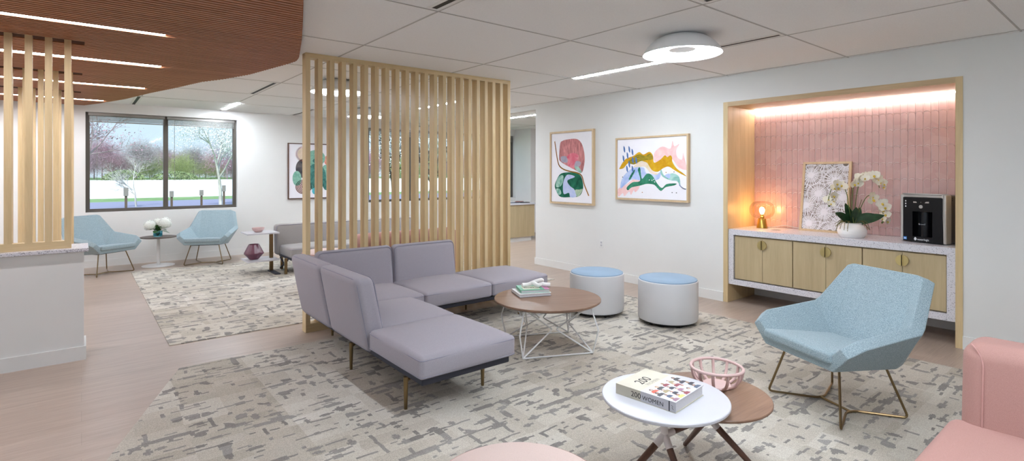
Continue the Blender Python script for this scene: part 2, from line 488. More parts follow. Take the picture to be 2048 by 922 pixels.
# tiled rear of the niche: arched tiles standing proud of the grout
tb = MB(); tw, th = .0625, .168
y0, y1, z0, z1 = NY0+.05, NY1-.055, .856, NZ-.054
tb.box(NB-.006, NB, y0, y1, z0, z1, 1)
rt = random.Random(3)
ny = int((y1-y0)/tw)+1
for j in range(-1, int((z1-z0)/th)+1):
    for i in range(ny):
        ya = y0+i*tw; gp = .0024
        L, Rr = ya+gp*.6, min(ya+tw-gp*.6, y1)
        if Rr-L < .01: continue
        cy = (L+Rr)/2; hw = (Rr-L)/2; ah = .03
        zb = z0+j*th+.06
        top = []; bot = []
        for k in range(9):
            a = PI*k/8
            yy = cy-hw*math.cos(a); arch = ah*math.sin(a)**.8
            top.append((yy, zb+th-.005+arch)); bot.append((yy, zb+arch))
        poly = bot+top[::-1]
        poly = [(yy, min(max(zz, z0), z1)) for yy, zz in poly]
        if max(q[1] for q in poly)-min(q[1] for q in poly) < .012: continue
        q = []
        for pt in poly:
            if not q or (abs(pt[0]-q[-1][0])+abs(pt[1]-q[-1][1])) > 1e-5: q.append(pt)
        n = len(q); mz = sum(a[1] for a in q)/n
        tx, tz = rt.uniform(-.02, .02), rt.uniform(-.008, .008)
        def fx(yy, zz): return NB-.011+tx*(yy-cy)+tz*(zz-mz)
        vs = [(NB-.005, yy, zz) for yy, zz in q]+[(fx(cy+(yy-cy)*.93, mz+(zz-mz)*.98), cy+(yy-cy)*.93, mz+(zz-mz)*.98) for yy, zz in q]
        fs = [list(range(n, 2*n))]+[(k, (k+1) % n, n+(k+1) % n, n+k) for k in range(n)]
        tb.add(vs, fs, 0)
struct(tb, 'wall_niche_tile', [M['tile'], M['grout']], fixn=True, label='pink arched tile lining the rear of the niche')
# LED line in the niche head
o = MB().box(NB-.055, NB-.035, NY0+.06, NY1-.065, NZ-.064, NZ-.0525).build('cove_light', M['ledstrip'], None, 0)
tag(o, 'glowing linear light along the top rear of the pink tiled niche', 'light')
# east room beyond the opening
struct(MB().box(8.86, 12.5, 10.2, YB, 0, H).box(12.3, 12.5, -5, 10.2, 0, H), 'wall_east', M['wall'])
struct(MB().box(8.846, 12.3, 10.186, 10.2, 0, .11).box(8.846, 8.86, 10.2, YB-.014, 0, .11), 'baseboard_east', M['trimwhite'])

# ---- windows
def window(i, a, c, label):
    fr = MB(); d0, d1 = YB+.09, YB+.15; w = .055
    fr.box(a, a+w, d0, d1, Z0, Z1).box(c-w, c, d0, d1, Z0, Z1).box(a+w, c-w, d0, d1, Z0, Z0+w).box(a+w, c-w, d0, d1, Z1-w, Z1)
    m = (a+c)/2-.01
    fr.box(m-.035, m+.035, d0, d1, Z0+w, Z1-w)
    o = fr.build('window_%d' % i, M['bronzeframe'], None, None); o['kind'] = 'structure'; o['label'] = label
    for x0, x1 in ((a+w, m-.035), (m+.035, c-w)):
        MB().box(x0, x1, YB+.118, YB+.124, Z0+w, Z1-w).build('pane', M['pane'], o, None)
        bl = MB()
        bl.box(x0-.02, x1+.02, YB+.05, YB+.085, Z1-.05, Z1-.004)
        for k in range(9): bl.box(x0-.01, x1+.01, YB+.05, YB+.085, Z1-.06-k*.009, Z1-.056-k*.009)
        bl.box(x0-.01, x1+.01, YB+.05, YB+.085, Z1-.155, Z1-.14)
        blo = bl.build('blind', M['blind'], o, None)
        MB().tube([(x0+.09, YB+.06, Z1-.05), (x0+.09, YB+.06, Z1-1.1)], .0035, 6).build('tilt_wand', M['blind'], blo)
    struct(MB().box(a-.0, c, YB+.0, YB+.2, Z0-.0, Z0+.004), 'trim_%d' % (3+i), M['trimwhite'], label='white sill of '+label)
    return o
window(1, *W[0], 'two-pane bronze window behind the blue chairs')
window(2, *W[1], 'two-pane bronze window behind the slatted screen')
window(3, *W[2], 'bronze window at the far right end of the back wall')

# ---- carpet inlays
RUGZ = .006
def inlay(poly, label):
    o = MB().prism(poly, .0, RUGZ).build('carpet', M['carpet'], None, None)
    tag(o, label, 'carpet'); return o
inlay([(.585, 4.79), (-1.65, -1.25), (-1.65, -4), (5.25, -4), (5.2, 4.79)], 'large patterned grey carpet under the lavender sectional')
inlay([(.595, 5.47), (5.2, 5.47), (5.2, 9.93), (.585, 9.93)], 'patterned pale carpet behind the screen by the window chairs')

# ---- slatted wood ceiling over the reception side
WZ = 2.575
edge = [(1.0, 2.4), (1.03, 3.0), (1.065, 3.361), (1.201, 3.801), (1.374, 4.375), (1.574, 5.097), (1.60, 5.25), (1.584, 5.408), (1.508, 5.823), (1.423, 6.285), (1.27, 6.765), (1.10, 7.15), (.916, 7.877), (.713, 8.58), (.49, 9.503), (.224, 10.3), (.02, 10.8)]
def edge_x(y):
    for (xa, ya), (xb, yb) in zip(edge, edge[1:]):
        if ya <= y <= yb: return xa+(xb-xa)*(y-ya)/(yb-ya)
    return edge[-1][0]
WL = [(4.936, .507), (6.40, .623), (8.17, .622), (9.95, .253)]     # light slots: y, right end
WS = [(5.65, .02), (7.41, .008), (9.09, -.005)]                    # screen slots
bd = MB(); y = 2.42; pitch = .052
while y < YB-.04:
    xr = edge_x(y)
    segs = [(-5.8, xr)]
    for ly, lx in WL:
        if abs(y+.016-ly) < .045: segs = [(lx, xr)]
    for ly, lx in WS:
        if abs(y+.016-ly) < .085: segs = [(lx, xr)]
    for a, c in segs: bd.box(a, c, y, y+.029, WZ, WZ+.035)
    y += pitch
struct(bd, 'ceiling_wood', M['redwood'], label='red-brown slatted wood ceiling canopy above the reception side')
bk = MB().prism([(-5.8, 2.4)]+[(x-.01, y) for x, y in edge]+[(-5.8, 10.8)], WZ+.036, H-.004)
struct(bk, 'trim_8', M['darkback'], label='dark backing above the wood slats')
sl = MB()
for ly, lx in WS: sl.box(-5.8, lx, ly-.07, ly+.07, WZ+.004, WZ+.03)
struct(sl, 'trim_9', wood('brown_slot', (70, 42, 32), (88, 56, 44), 'x', 14, .85, .08), label='plain brown header strips above the reception screens')
for k, (ly, lx) in enumerate(WL):
    o = MB().box(-5.8, lx, ly-.024, ly+.024, WZ+.004, WZ+.03).build('linear_light', M['ledwood'], None, None)
    tag(o, ['glowing linear light in the wood ceiling nearest the camera', 'second linear light from the camera in the wood ceiling', 'third linear light from the camera in the wood ceiling', 'shortest linear light in the wood ceiling, farthest from the camera'][k], 'light', 'linear lights in the wood ceiling')

# ---- ceiling fixtures: flush linear lights and slot diffusers
def lin_light(x, y0, y1, label):
    o = MB().box(x-.028, x+.028, y0, y1, H-.006, H-.001).build('ceiling_light', M['led'], None, None)
    tag(o, label, 'light', 'flush linear ceiling lights')
lin_light(4.60, 3.26, 4.49, 'flush linear ceiling light running away behind the white dome lamp')
lin_light(1.97, 9.45, 10.6, 'short flush linear ceiling light above the rear window')
lin_light(4.62, 7.04, 8.27, 'flush linear ceiling light seen as sparkles through the screen')
lin_light(6.85, 7.2, 9.4, 'flush linear ceiling light in the room past the wall end')
lin_light(1.97, -1.76, 1.9, 'unseen linear fill light added behind the camera in the middle')  # unseen fixture added behind the camera as fill for the room
lin_light(9.5, 4.6, 7.0, 'flush linear ceiling light deep in the side room')
def vent(x, y0, y1, label):
    t_ = thing('ceiling_vent', label, 'vent', (x, (y0+y1)/2, H))
    L = (y1-y0)/2
    f = MB().box(-.05, -.022, -L, L, -.004, -.0005).box(.022, .05, -L, L, -.004, -.0005).box(-.022, .022, -L, -L+.02, -.004, -.0005).box(-.022, .022, L-.02, L, -.004, -.0005)
    f.build('frame', M['trimwhite'], t_, None)
    MB().box(-.022, .022, -L+.02, L-.02, -.002, -.0006).build('slot', M['black'], t_, None)
vent(1.89, 2.0, 3.21, 'black slot ceiling vent at the top edge above the screen')
vent(1.89, 7.05, 8.27, 'slot ceiling vent between the wood ceiling and the screen')
vent(.665, 9.56, 10.76, 'slot ceiling vent at the tip of the wood ceiling by the window')
vent(3.205, 9.56, 10.78, 'slot ceiling vent above the abstract print on the rear wall')
vent(4.46, 1.995, 3.2, 'long slot ceiling vent to the right of the white dome lamp')
vent(3.2, .77, 1.95, 'slot ceiling vent at the top edge left of the dome lamp')

# dome lamps
def dome(x, y, label):
    t_ = thing('dome_lamp', label, 'ceiling lamp', (x, y, H), group='white dome ceiling lamps')
    pr = [(.13, -.002), (.17, -.008), (.215, -.03), (.258, -.064), (.295, -.106), (.322, -.15), (.318, -.152)]
    inn = [(.31, -.142), (.285, -.106), (.248, -.066), (.2, -.035)]
    MB().lathe([(.10, -.001)]+pr+inn, 48, cap=False).build('shade', M['whitemetal'], t_)
    MB().lathe([(.112, -.10), (.2, -.115), (.304, -.136), (.3, -.128), (.2, -.106), (.112, -.092)], 48, cap=False).build('diffuser', M['domeglow'], t_)
    MB().lathe([(.0, -.113), (.106, -.113), (.11, -.108), (.11, -.02), (.0, -.02)], 32, cap=False).build('hub', M['trimwhite'], t_)
dome(3.88, 2.55, 'white dome ceiling lamp over the coffee table, nearest of three')
dome(2.44, 6.42, 'white dome ceiling lamp behind the left part of the slatted screen')
dome(3.88, 8.87, 'white dome ceiling lamp farthest away, low behind the screen slats')

# ------------------------------------------------------------------ slatted screen behind the sectional
SY = 5.11
scr = thing('slatted_screen', 'floor-to-ceiling screen of vertical pale oak slats behind the lavender sectional', 'screen', (1.64, SY, 0))
N = 22; pit = .1155
proto = MB().box(0, .042, 0, .1, .08, H-.045).build('slat', M['oak'], scr, None)
proto.location = (.0, 0, 0)
for k in range(1, N):
    c = proto.copy(); col.objects.link(c); c.parent = scr; c.location = (k*pit, 0, 0)
L = (N-1)*pit+.042
MB().box(0, L, 0, .1, 0, .08).build('bottom_rail', M['oakx'], scr, None)
MB().box(0, L, 0, .1, H-.045, H).build('top_rail', M['oakx'], scr, None)

# reception screens
def rscreen(x1, y, z0, n, pit, w, label, top):
    t_ = thing('reception_screen', label, 'screen', (x1, y, z0), group='reception screens under the wood ceiling')
    pr = MB().box(-w, 0, 0, .07, .06, top-z0).build('slat', M['oak'], t_, None)
    for k in range(1, n):
        c = pr.copy(); col.objects.link(c); c.parent = t_; c.location = (-k*pit, 0, 0)
    MB().box(-w-(n-1)*pit, 0, 0, .07, 0, .06).build('bottom_rail', M['oakx'], t_, None)
HW = .872
struct(MB().box(-6, .016, 5.515, 5.86, 0, HW), 'wall_reception', M['wall'])
struct(MB().box(-6, .03, 5.501, 5.515, 0, .11).box(.016, .03, 5.515, 5.86, 0, .11), 'baseboard_reception', M['trimwhite'])
o = MB().box(-5.8, .045, 5.485, 5.89, HW+.0005, HW+.028).build('ledge', M['terrazzo'], None, None)
tag(bevel(o, .003), 'speckled terrazzo ledge on top of the white half wall', 'ledge')
rscreen(-.063, 5.57, HW+.028, 12, .1175, .044, 'row of pale oak slats standing on the terrazzo ledge', WZ+.02)
rscreen(-.07, 7.37, 0, 10, .118, .045, 'second row of oak slats seen through the reception slats', WZ+.02)
rscreen(-.078, 9.05, 0, 8, .125, .04, 'third and farthest row of oak slats by the rear wall', WZ+.02)

# ------------------------------------------------------------------ lavender sectional
def seat_part(x0, x1, y0, y1, z0, z1, crown, name, mat, parent, pipe, r=.03):
    def f(q, c, h):
        u = (q.x-c.x)/h[0]; v = (q.y-c.y)/h[1]; w = (q.z-c.z)/h[2]
        k = (1-abs(u)**2.2)*(1-abs(v)**2.2)
        q = q.copy()
        if w > 0: q.z += crown*k*w
        b = .01*(1-w*w)
        q.x += b*u*(1-v*v); q.y += b*v*(1-u*u)
        return q
    o = MB().rbox(x0, x1, y0, y1, z0, z1, r, 3, 12, f).build(name, mat, parent, 60)
    rr = .03
    def loop(z):
        pts = []
        for cx, cy, a0 in ((x1-rr, y1-rr, 0), (x0+rr, y1-rr, 90), (x0+rr, y0+rr, 180), (x1-rr, y0+rr, 270)):
            for k in range(6):
                a = R(a0+90*k/5); pts.append((cx+(rr-.001)*math.cos(a), cy+(rr-.001)*math.sin(a), z))
        return pts
    p = MB().tube(loop(z1-r*.75), .0045, 6, True); p.tube(loop(z0+r*.6), .0045, 6, True)
    p.build('piping', pipe, o)
    return o
def back_part(P, U, Nn, w, t, hgt, lean, mat, parent, pipe, r=.05, name='backrest'):
    """P: lower rear corner; U: along the width; Nn: horizontal direction the back faces"""
    U = Vector(U); Nn = Vector(Nn); P = Vector(P); Z = Vector((0, 0, 1))
    def conv(a, b, z):   # a along U, b from rear to face
        return P+U*a+Nn*b+Z*z - Nn*(lean*z/hgt)
    def f(q, c, h):
        u = (q.x-c.x)/h[0]; v = (q.y-c.y)/h[1]; wz = (q.z-c.z)/h[2]
        b = q.y+.018*v*(1-u*u)*(1-wz*wz)-.02*(wz+1)*.5*(v+1)*.5
        return conv(q.x, b, q.z)
    o = MB().rbox(0, w, 0, t, 0, hgt, r, 4, 8, f).build(name, mat, parent, 60, fixn=True)
    p = MB(); k = r*.62
    def rect(b, ins):
        q = [(ins, b, ins), (w-ins, b, ins), (w-ins, b, hgt-ins), (ins, b, hgt-ins)]
        q = fillet(q, r*1.2, 5, True)
        return [conv(a.x, a.y, a.z) for a in q]
    p.tube(rect(r*.32, r*.28), .0045, 6, True)
    p.tube(rect(t-r*.32-.008, r*.28), .0045, 6, True)
    p.build('piping', pipe, o)
    return o
def tleg(x, y, z, parent, mat, r0=.016, r1=.011, name='leg', tilt=(0, 0)):
    MB().tube([(x+tilt[0], y+tilt[1], 0), (x, y, z)], [r1, r0], 14).build(name, mat, parent)

sec = thing('sectional_sofa', 'lavender-grey L-shaped sectional sofa in front of the oak slatted screen', 'sofa', (0, 0, RUGZ))
zb, zt, cr = .25, .392, .05
X0, X1 = 1.57, 2.305
seats = [(X0, X1, 2.805, 3.545), (X0+.1, X1, 3.55, 4.29), (X0+.1, 2.45, 4.295, 4.99), (2.455, 3.225, 4.295, 4.99), (3.23, 3.99, 4.295, 5.04)]
for a in seats: seat_part(*a, zb, zt, cr, 'seat', M['sofa'], sec, M['sofapipe'])
back_part((X0+.005, 3.555, .215), (0, 1, 0), (1, 0, 0), .735, .165, .545, .105, M['sofa'], sec, M['sofapipe'])
back_part((X0+.005, 4.30, .215), (0, 1, 0), (1, 0, 0), .735, .165, .545, .105, M['sofa'], sec, M['sofapipe'])
back_part((1.70, 5.045, .215), (1, 0, 0), (0, -1, 0), .775, .115, .545, .052, M['sofa'], sec, M['sofapipe'])
back_part((2.48, 5.045, .215), (1, 0, 0), (0, -1, 0), .745, .115, .545, .052, M['sofa'], sec, M['sofapipe'])
pl = MB().rbox(X0+.03, X1-.03, 2.84, 4.98, .205, .25, .01, 2, 1).rbox(X1-.03, 3.96, 4.335, 4.98, .205, .25, .01, 2, 1)
pl.build('plinth', M['navy'], sec)
for x, y in ((1.60, 3.05), (1.60, 3.93), (2.2, 3.05), (2.2, 4.4), (1.8, 4.86), (3.28, 4.86), (3.62, 4.36), (3.9, 4.9)):
    tleg(x, y, .205, sec, M['brass'])
    d = .1 if x < 1.9 else -.1
    if y < 4.4: MB().tube(fillet([(x, y, .17), (x+d*.4, y, .195), (x+d, y, .2)], .03), .009, 8).build('leg_bracket', M['brass'], sec)

# ------------------------------------------------------------------ blue lounge chairs
def make_chair(name, label, loc, rz):
    t_ = thing(name, label, 'chair', loc, rz, 'blue shell lounge chairs')
    # inner surface of the shell, mirrored left/right
    def side(s):
        SF = Vector((s*.255, .30, .375)); SB = Vector((s*.225, -.20, .335))
        AT = Vector((s*.385, .285, .515)); A1 = Vector((s*.352, .305, .473)); A2 = Vector((s*.386, .215, .525)); EL = Vector((s*.375, -.20, .575)); ELb = Vector((s*.36, -.235, .60))
        TS = Vector((s*.285, -.415, .835)); TB = Vector((s*.235, -.43, .85)); BB = Vector((s*.225, -.235, .345))
        return SF, SB, A1, A2, EL, ELb, TS, TB, BB
    bm = bmesh.new()
    Ls = [bm.verts.new(v) for v in side(-1)]; Rs = [bm.verts.new(v) for v in side(1)]
    SF, SB, A1, A2, EL, ELb, TS, TB, BB = range(9)
    F = lambda *v: bm.faces.new(v)
    F(Ls[SF], Rs[SF], Rs[SB], Ls[SB])                 # seat pan
    F(Ls[SB], Rs[SB], Rs[BB], Ls[BB])
    F(Ls[BB], Rs[BB], Rs[TB], Ls[TB])                 # back
    F(Rs[SF], Rs[A1], Rs[A2], Rs[EL], Rs[SB]); F(Rs[SB], Rs[EL], Rs[ELb], Rs[BB]); F(Rs[BB], Rs[ELb], Rs[TS], Rs[TB])
    F(Ls[SF], Ls[SB], Ls[EL], Ls[A2], Ls[A1]); F(Ls[SB], Ls[BB], Ls[ELb], Ls[EL]); F(Ls[BB], Ls[TB], Ls[TS], Ls[ELb])
    bmesh.ops.recalc_face_normals(bm, faces=bm.faces)
    me = bpy.data.meshes.new('shell'); bm.to_mesh(me); bm.free(); me.materials.append(M['blue'])
    me.polygons.foreach_set('use_smooth', [True]*len(me.polygons))
    o = bpy.data.objects.new('shell', me); col.objects.link(o); o.parent = t_
    so = o.modifiers.new('thick', 'SOLIDIFY'); so.thickness = .07; so.offset = -1 if False else 0; so.use_even_offset = True
    bv = o.modifiers.new('round', 'BEVEL'); bv.width = .036; bv.segments = 6; bv.limit_method = 'ANGLE'; bv.angle_limit = R(12)
    # seat cushion
    def f(q, c, h):
        u = (q.x-c.x)/h[0]; v = (q.y-c.y)/h[1]; w = (q.z-c.z)/h[2]
        tt = (v+1)/2
        hw = .215+.055*tt
        return Vector((c.x+u*hw, q.y, q.z+.055*(tt-.5)+(.012*(1-u*u)*(1-v*v) if w > 0 else 0)))
    MB().rbox(-.25, .25, -.2, .325, .355, .425, .022, 3, 6, f).build('seat_cushion', M['blue'], t_, 50)
    # wire sled base
    wz = .012; r = .0075
    for s in (-1, 1):
        J = Vector((s*.115, 0, wz))
        path = [(s*.205, .17, .355), (s*.205, .185, .34), (s*.29, .262, wz), J+Vector((s*.0, .035, 0)), J+Vector((0, -.035, 0)), (s*.275, -.262, wz), (s*.19, -.17, .33), (s*.19, -.15, .35)]
        MB().tube(fillet(path, .03, 5), r, 8).build('leg_loop', M['brass'], t_)
    MB().tube([(-.12, 0, wz), (.12, 0, wz)], r, 8).build('base_link', M['brass'], t_)
    MB().box(-.21, .21, -.17, .18, .318, .335).build('seat_plate', M['black'], t_, None)
    return t_
ch = make_chair('lounge_chair', 'blue tweed shell chair with bronze wire legs in front of the niche', (3.77, 1.355, RUGZ), R(66))
c = copy_tree(ch); c.location = (.244, 10.04, 0); c.rotation_euler = (0, 0, R(216.9)); c['label'] = 'blue shell chair under the window, partly behind the reception slats'
c = copy_tree(ch); c.location = (1.66, 10.14, 0); c.rotation_euler = (0, 0, R(153.9)); c['label'] = 'blue shell chair under the window, right of the hydrangea table'

# ------------------------------------------------------------------ coffee table with wire base
tb = thing('coffee_table', 'round walnut coffee table on a white wire base beside the sectional', 'table', (3.155, 3.41, RUGZ), R(-25.3))
o = MB().lathe([(0, .39), (.445, .39), (.462, .401), (.462, .412), (.459, .415), (0, .415)], 72, cap=False).build('tabletop', [M['walnut']], tb)
wz = .008; s = .30; K = .36
cor = [Vector((-s, -s, 0)), Vector((s, -s, 0)), Vector((s, s, 0)), Vector((-s, s, 0))]
for i in range(4):
    a, b2 = cor[i], cor[(i+1) % 4]
    mid = (a+b2)/2*.62
    fr = MB()
    for q, sg in ((a, -1), (b2, 1)):
        off = (b2-a).normalized()*.014*sg
        top = q*.92+Vector((0, 0, .39)); w_ = mid+off+Vector((0, 0, .19)); ft = q+Vector((0, 0, wz))
        fr.tube(fillet([top, w_, ft], .022, 5), .0062, 8)
    fr.build('wire_frame', M['whitemetal'], tb)
    q = cor[i]
    MB().tube(fillet([q*.95+Vector((0, 0, .39)), q*1.12+Vector((0, 0, .2)), q+Vector((0, 0, wz))], .022, 5), .0062, 8).build('leg', M['whitemetal'], tb)
MB().tube([cor[0]+Vector((0, 0, wz)), cor[1]+Vector((0, 0, wz))], .0062, 8).tube([cor[2]+Vector((0, 0, wz)), cor[3]+Vector((0, 0, wz))], .0062, 8).build('floor_bar', M['whitemetal'], tb)

# books and knot on it
ZT = RUGZ+.4155
def book(name, label, loc, rz, w, d, h, cover, spine=None, group=None):
    """w along x, d along y; spine on the -x side"""
    t_ = thing(name, label, 'book', loc, rz, group)
    c = .003
    MB().box(-w/2, w/2, -d/2, d/2, 0, c).box(-w/2, w/2, -d/2, d/2, h-c, h).box(-w/2, -w/2+c, -d/2, d/2, c, h-c).build('cover', cover, t_, None)
    MB().box(-w/2+c, w/2-.004, -d/2+.004, d/2-.004, c, h-c).build('pages', M['bookpage'], t_, None)
    return t_
whitecov = plain('white_cover', (232, 230, 232), .4)
bk1 = book('book', 'white book with dark edges at the bottom of the coffee table stack', (3.14, 3.61, ZT), R(-22), .29, .25, .028, whitecov)
MB().box(-.147, .147, -.127, .127, -.0003, .0022).build('lower_cover', M['navy'], bk1, None)
bk2 = book('book', 'green and pink book with a pale label under the white knot', (3.16, 3.61, ZT+.028), R(-28), .26, .22, .026, plain('green_cover', (112, 176, 148), .4))
MB().box(.085, .131, -.111, .111, .0258, .0268).build('cover_band', plain('pink_cover', (206, 136, 176), .4), bk2, None)
MB().box(-.1, .05, -.075, .045, .026, .0268).build('label', plain('cream_label', (232, 232, 214), .5), bk2, None)
text_mesh('flowers', .034, M['ink'], bk2, Matrix.Translation((-.085, -.03, .027)), sx=.9)
kn = []
for k in range(61):
    u = -2.0+4.0*k/60
    kn.append((u*.0, 0, 0))
# overhand knot path
pts = [(-.125, .03, .022), (-.07, .02, .022), (-.015, -.015, .05), (.035, -.03, .062), (.06, .0, .045), (.03, .035, .022), (-.02, .025, .03), (-.035, -.02, .04), (-.005, -.045, .022), (.035, -.03, .026), (.07, -.045, .022), (.11, -.065, .02)]
ko = MB().tube(crom(pts, 8, False), .0185, 14).build('knot', M['ceramic'])
ko.location = (3.19, 3.60, ZT+.0565); ko.rotation_euler = (0, 0, R(-12))
tag(ko, 'white ceramic knot ornament on top of the green and pink book', 'ornament')

# ------------------------------------------------------------------ drum stools
def stool(x, y, r, label):
    t_ = thing('drum_stool', label, 'stool', (x, y, RUGZ), 0, 'white drum stools with blue tops')
    MB().lathe([(r-.03, .035), (r-.008, .04), (r, .06), (r, .415), (r-.004, .428), (r-.012, .432), (0, .432)], 64, cap=True).build('body', M['vinyl'], t_)
    MB().lathe([(r-.012, .425), (r-.009, .432), (r-.012, .44), (r-.03, .447), (r*.6, .452), (0, .454)], 64, cap=False).build('cushion', M['bluevinyl'], t_)
    MB().lathe([(r-.04, .02), (r-.04, .036)], 32).build('base_plate', M['black'], t_)
    for k in range(5):
        a = 2*PI*k/5+.5
        MB().sphere((.8*r*math.cos(a), .8*r*math.sin(a), .016), .016, 10, 8).build('caster', M['rubber'], t_)
stool(4.318, 3.885, .288, 'white drum stool with blue top behind the walnut coffee table')
stool(4.603, 3.189, .293, 'white drum stool with blue top nearer the oak niche')

# ------------------------------------------------------------------ two-tier table
tt = thing('two_tier_table', 'two-tier table with a white round top overlapping a lower walnut top', 'table', (2.083, 1.46, RUGZ))
def disc(cx, cy, z, r, h, mat, name):
    return MB().lathe([(0, z-h), (r-.008, z-h), (r, z-h+.006), (r, z-.003), (r-.003, z), (0, z)], 72, (cx, cy, 0), cap=False).build(name, mat, tt)
tag(disc(0, 0, .474, .284, .018, M['white'], 'tabletop'), 'white round tabletop')
tag(disc(.307, -.035, .414, .29, .016, M['walnut'], 'tabletop'), 'walnut round tabletop')
h1, h2 = Vector((0, 0, .295)), Vector((.307, -.035, .30))
ft = [(h1, Vector((-.32, .13, 0))), (h1, Vector((-.095, -.239, 0))), (h2, Vector((.495, .216, 0))), (h2, Vector((.427, -.32, 0)))]
hubm = plain('warm_white_metal', (216, 208, 206), .4)
for hc, tp, us in ((h1, .165, h2), (h2, .1, h1)):
    hb = MB(); hb.tube([hc+Vector((0, 0, -.01)), hc+Vector((-.004, .004, tp))], .0165, 16)
    for h, f_ in ft:
        if h is hc: hb.tube([h, h+(f_-h).normalized()*.062], .0168, 16)
    hb.tube([hc, hc+(us-hc).normalized()*.055], .0168, 16); hb.sphere(hc, .0175, 12, 8)
    hb.build('hub', hubm, tt)
for h, f_ in ft:
    u = (f_-h).normalized()
    MB().tube([f_+Vector((0, 0, .006)), h+u*.06], [.011, .016], 16).build('leg', M['walnutz'], tt)
MB().tube([h1+(h2-h1).normalized()*.05, h2-(h2-h1).normalized()*.05], .0145, 14).build('link_bar', M['walnutz'], tt)

# thick book on the white top
ZW = RUGZ+.4745
bx = Vector((2.174-1.918, 1.647-1.611)); by = Vector((1.918-1.972, 1.611-1.318))
bc = Vector(((2.174+1.972)/2, (1.647+1.318)/2))
ang = math.atan2(bx.y, bx.x)
bw, bl, bh = .262, .30, .047
tk = thing('book', 'thick white 200 WOMEN book lying on the white round tabletop', 'book', (bc.x+.002, bc.y+.0, ZW), ang-.03)
cream = plain('cream_cover', (202, 196, 178), .5); pic = plain('photo_cover', (202, 201, 206), .45)
c = .003; split = .02     # cream half towards +y, photo half towards -y
cv = MB()
for (ya, yb, mi) in ((-bl/2, split, 1), (split, bl/2, 0)):
    cv.box(-bw/2, bw/2, ya, yb, bh-c, bh, mi).box(-bw/2, -bw/2+c, ya, yb, c, bh-c, mi)
cv.box(-bw/2, bw/2, -bl/2, bl/2, 0, c, 0)
cv.build('cover', [cream, pic], tk, None)
MB().box(-bw/2+c, bw/2-.004, -bl/2+.004, bl/2-.003, c, bh-c).build('pages', M['bookpage'], tk, None)
# title on the top: baseline runs from the spine edge (-x) across (+x), read from -y side
text_mesh('200', .066, M['ink'], tk, Matrix.Translation((-.062, .055, bh+.0001)), sx=.95)
text_mesh('WOMEN', .026, plain('faint_ink', (168, 162, 150), .6), tk, Matrix.Translation((-.05, .028, bh+.0001)), spacing=1.05)
# spine lettering on the -x face, reading downwards along -y
SM = Matrix(((0, 0, -1, -bw/2-.0001), (-1, 0, 0, 0), (0, 1, 0, 0), (0, 0, 0, 1)))
text_mesh('200', .033, M['ink'], tk, Matrix.Translation((0, .07, .012)) @ SM, sx=1.05)
text_mesh('WOMEN', .026, M['ink'], tk, Matrix.Translation((0, .012, .012)) @ SM, spacing=1.06)
MB().box(-bw/2-.0006, -bw/2, -.122, -.117, .002, bh-.002).build('spine_bar', M['navy'], tk, None)
MB().tube([(-bw/2-.0004, -.13, .03), (-bw/2-.0004, -.137, .024), (-bw/2-.0004, -.132, .02), (-bw/2-.0004, -.139, .013)], .0009, 5).build('spine_mark', M['ink'], tk)
# rows of small portraits on the photo half
rp = random.Random(11)
skin = [(222, 182, 160), (150, 104, 82), (196, 146, 120)]
hair = [(40, 32, 32), (92, 62, 46), (60, 44, 40), (170, 140, 100)]
cloth = [(40, 42, 58), (140, 60, 70), (214, 222, 120), (206, 86, 64), (90, 120, 160), (160, 146, 110), (60, 60, 66), (150, 110, 130), (236, 232, 232), (70, 84, 110)]
pm = [plain('print_skin', c_, .5) for c_ in skin]+[plain('print_hair', c_, .5) for c_ in hair]+[plain('print_cloth', c_, .5) for c_ in cloth]
pp = MB()
for row in range(4):
    for k in range(5):
        px_ = -bw/2+.03+k*.05+(.012 if row % 2 else 0); py_ = -bl/2+.018+row*.036
        if py_ > split-.02 or px_ > bw/2-.02: continue
        z = bh+.0003; sk = rp.randrange(3); hr = 3+rp.randrange(4); cl = 7+rp.randrange(10)
        def disc2(cx, cy, rx, ry, mi, zz): pp.add([(cx+rx*math.cos(2*PI*i/12), cy+ry*math.sin(2*PI*i/12), zz) for i in range(12)], [list(range(12))], mi)
        sh = rp.uniform(.8, 1.15)
        pp.add([(px_-.021*sh, py_-.012, z), (px_+.021*sh, py_-.012, z), (px_+.017*sh, py_+.004, z), (px_+.005, py_+.009, z), (px_-.005, py_+.009, z), (px_-.017*sh, py_+.004, z)], [(0, 1, 2, 3, 4, 5)], cl)
        disc2(px_, py_+.0155, .0082*sh, .0092*sh, hr, z+.0001); disc2(px_, py_+.0135, .0052, .0066, sk, z+.0002)
pp.build('portrait_print', pm, tk, None)

# open ceramic basket on the walnut top
ZW2 = RUGZ+.4145
bs = thing('basket_bowl', 'open pink ceramic basket bowl on the walnut tabletop', 'bowl', (2.512, 1.45, ZW2))
MB().tube([(.125*math.cos(2*PI*k/40), .125*math.sin(2*PI*k/40), .096+.002*math.sin(4*PI*k/40)) for k in range(40)], .0078, 10, True).build('rim', M['rosebowl'], bs)
MB().lathe([(0, 0), (.066, 0), (.072, .006), (.066, .012), (0, .009)], 32, cap=False).build('base', M['rosebowl'], bs)
for k in range(11):
    a = 2*PI*k/11+.1
    pth = crom([(.066, .006), (.098, .026), (.117, .058), (.124, .094)], 4, False)
    MB().tube([(q.x*math.cos(a), q.x*math.sin(a), q.y) for q in pth], .0075, 8).build('rib', M['rosebowl'], bs)

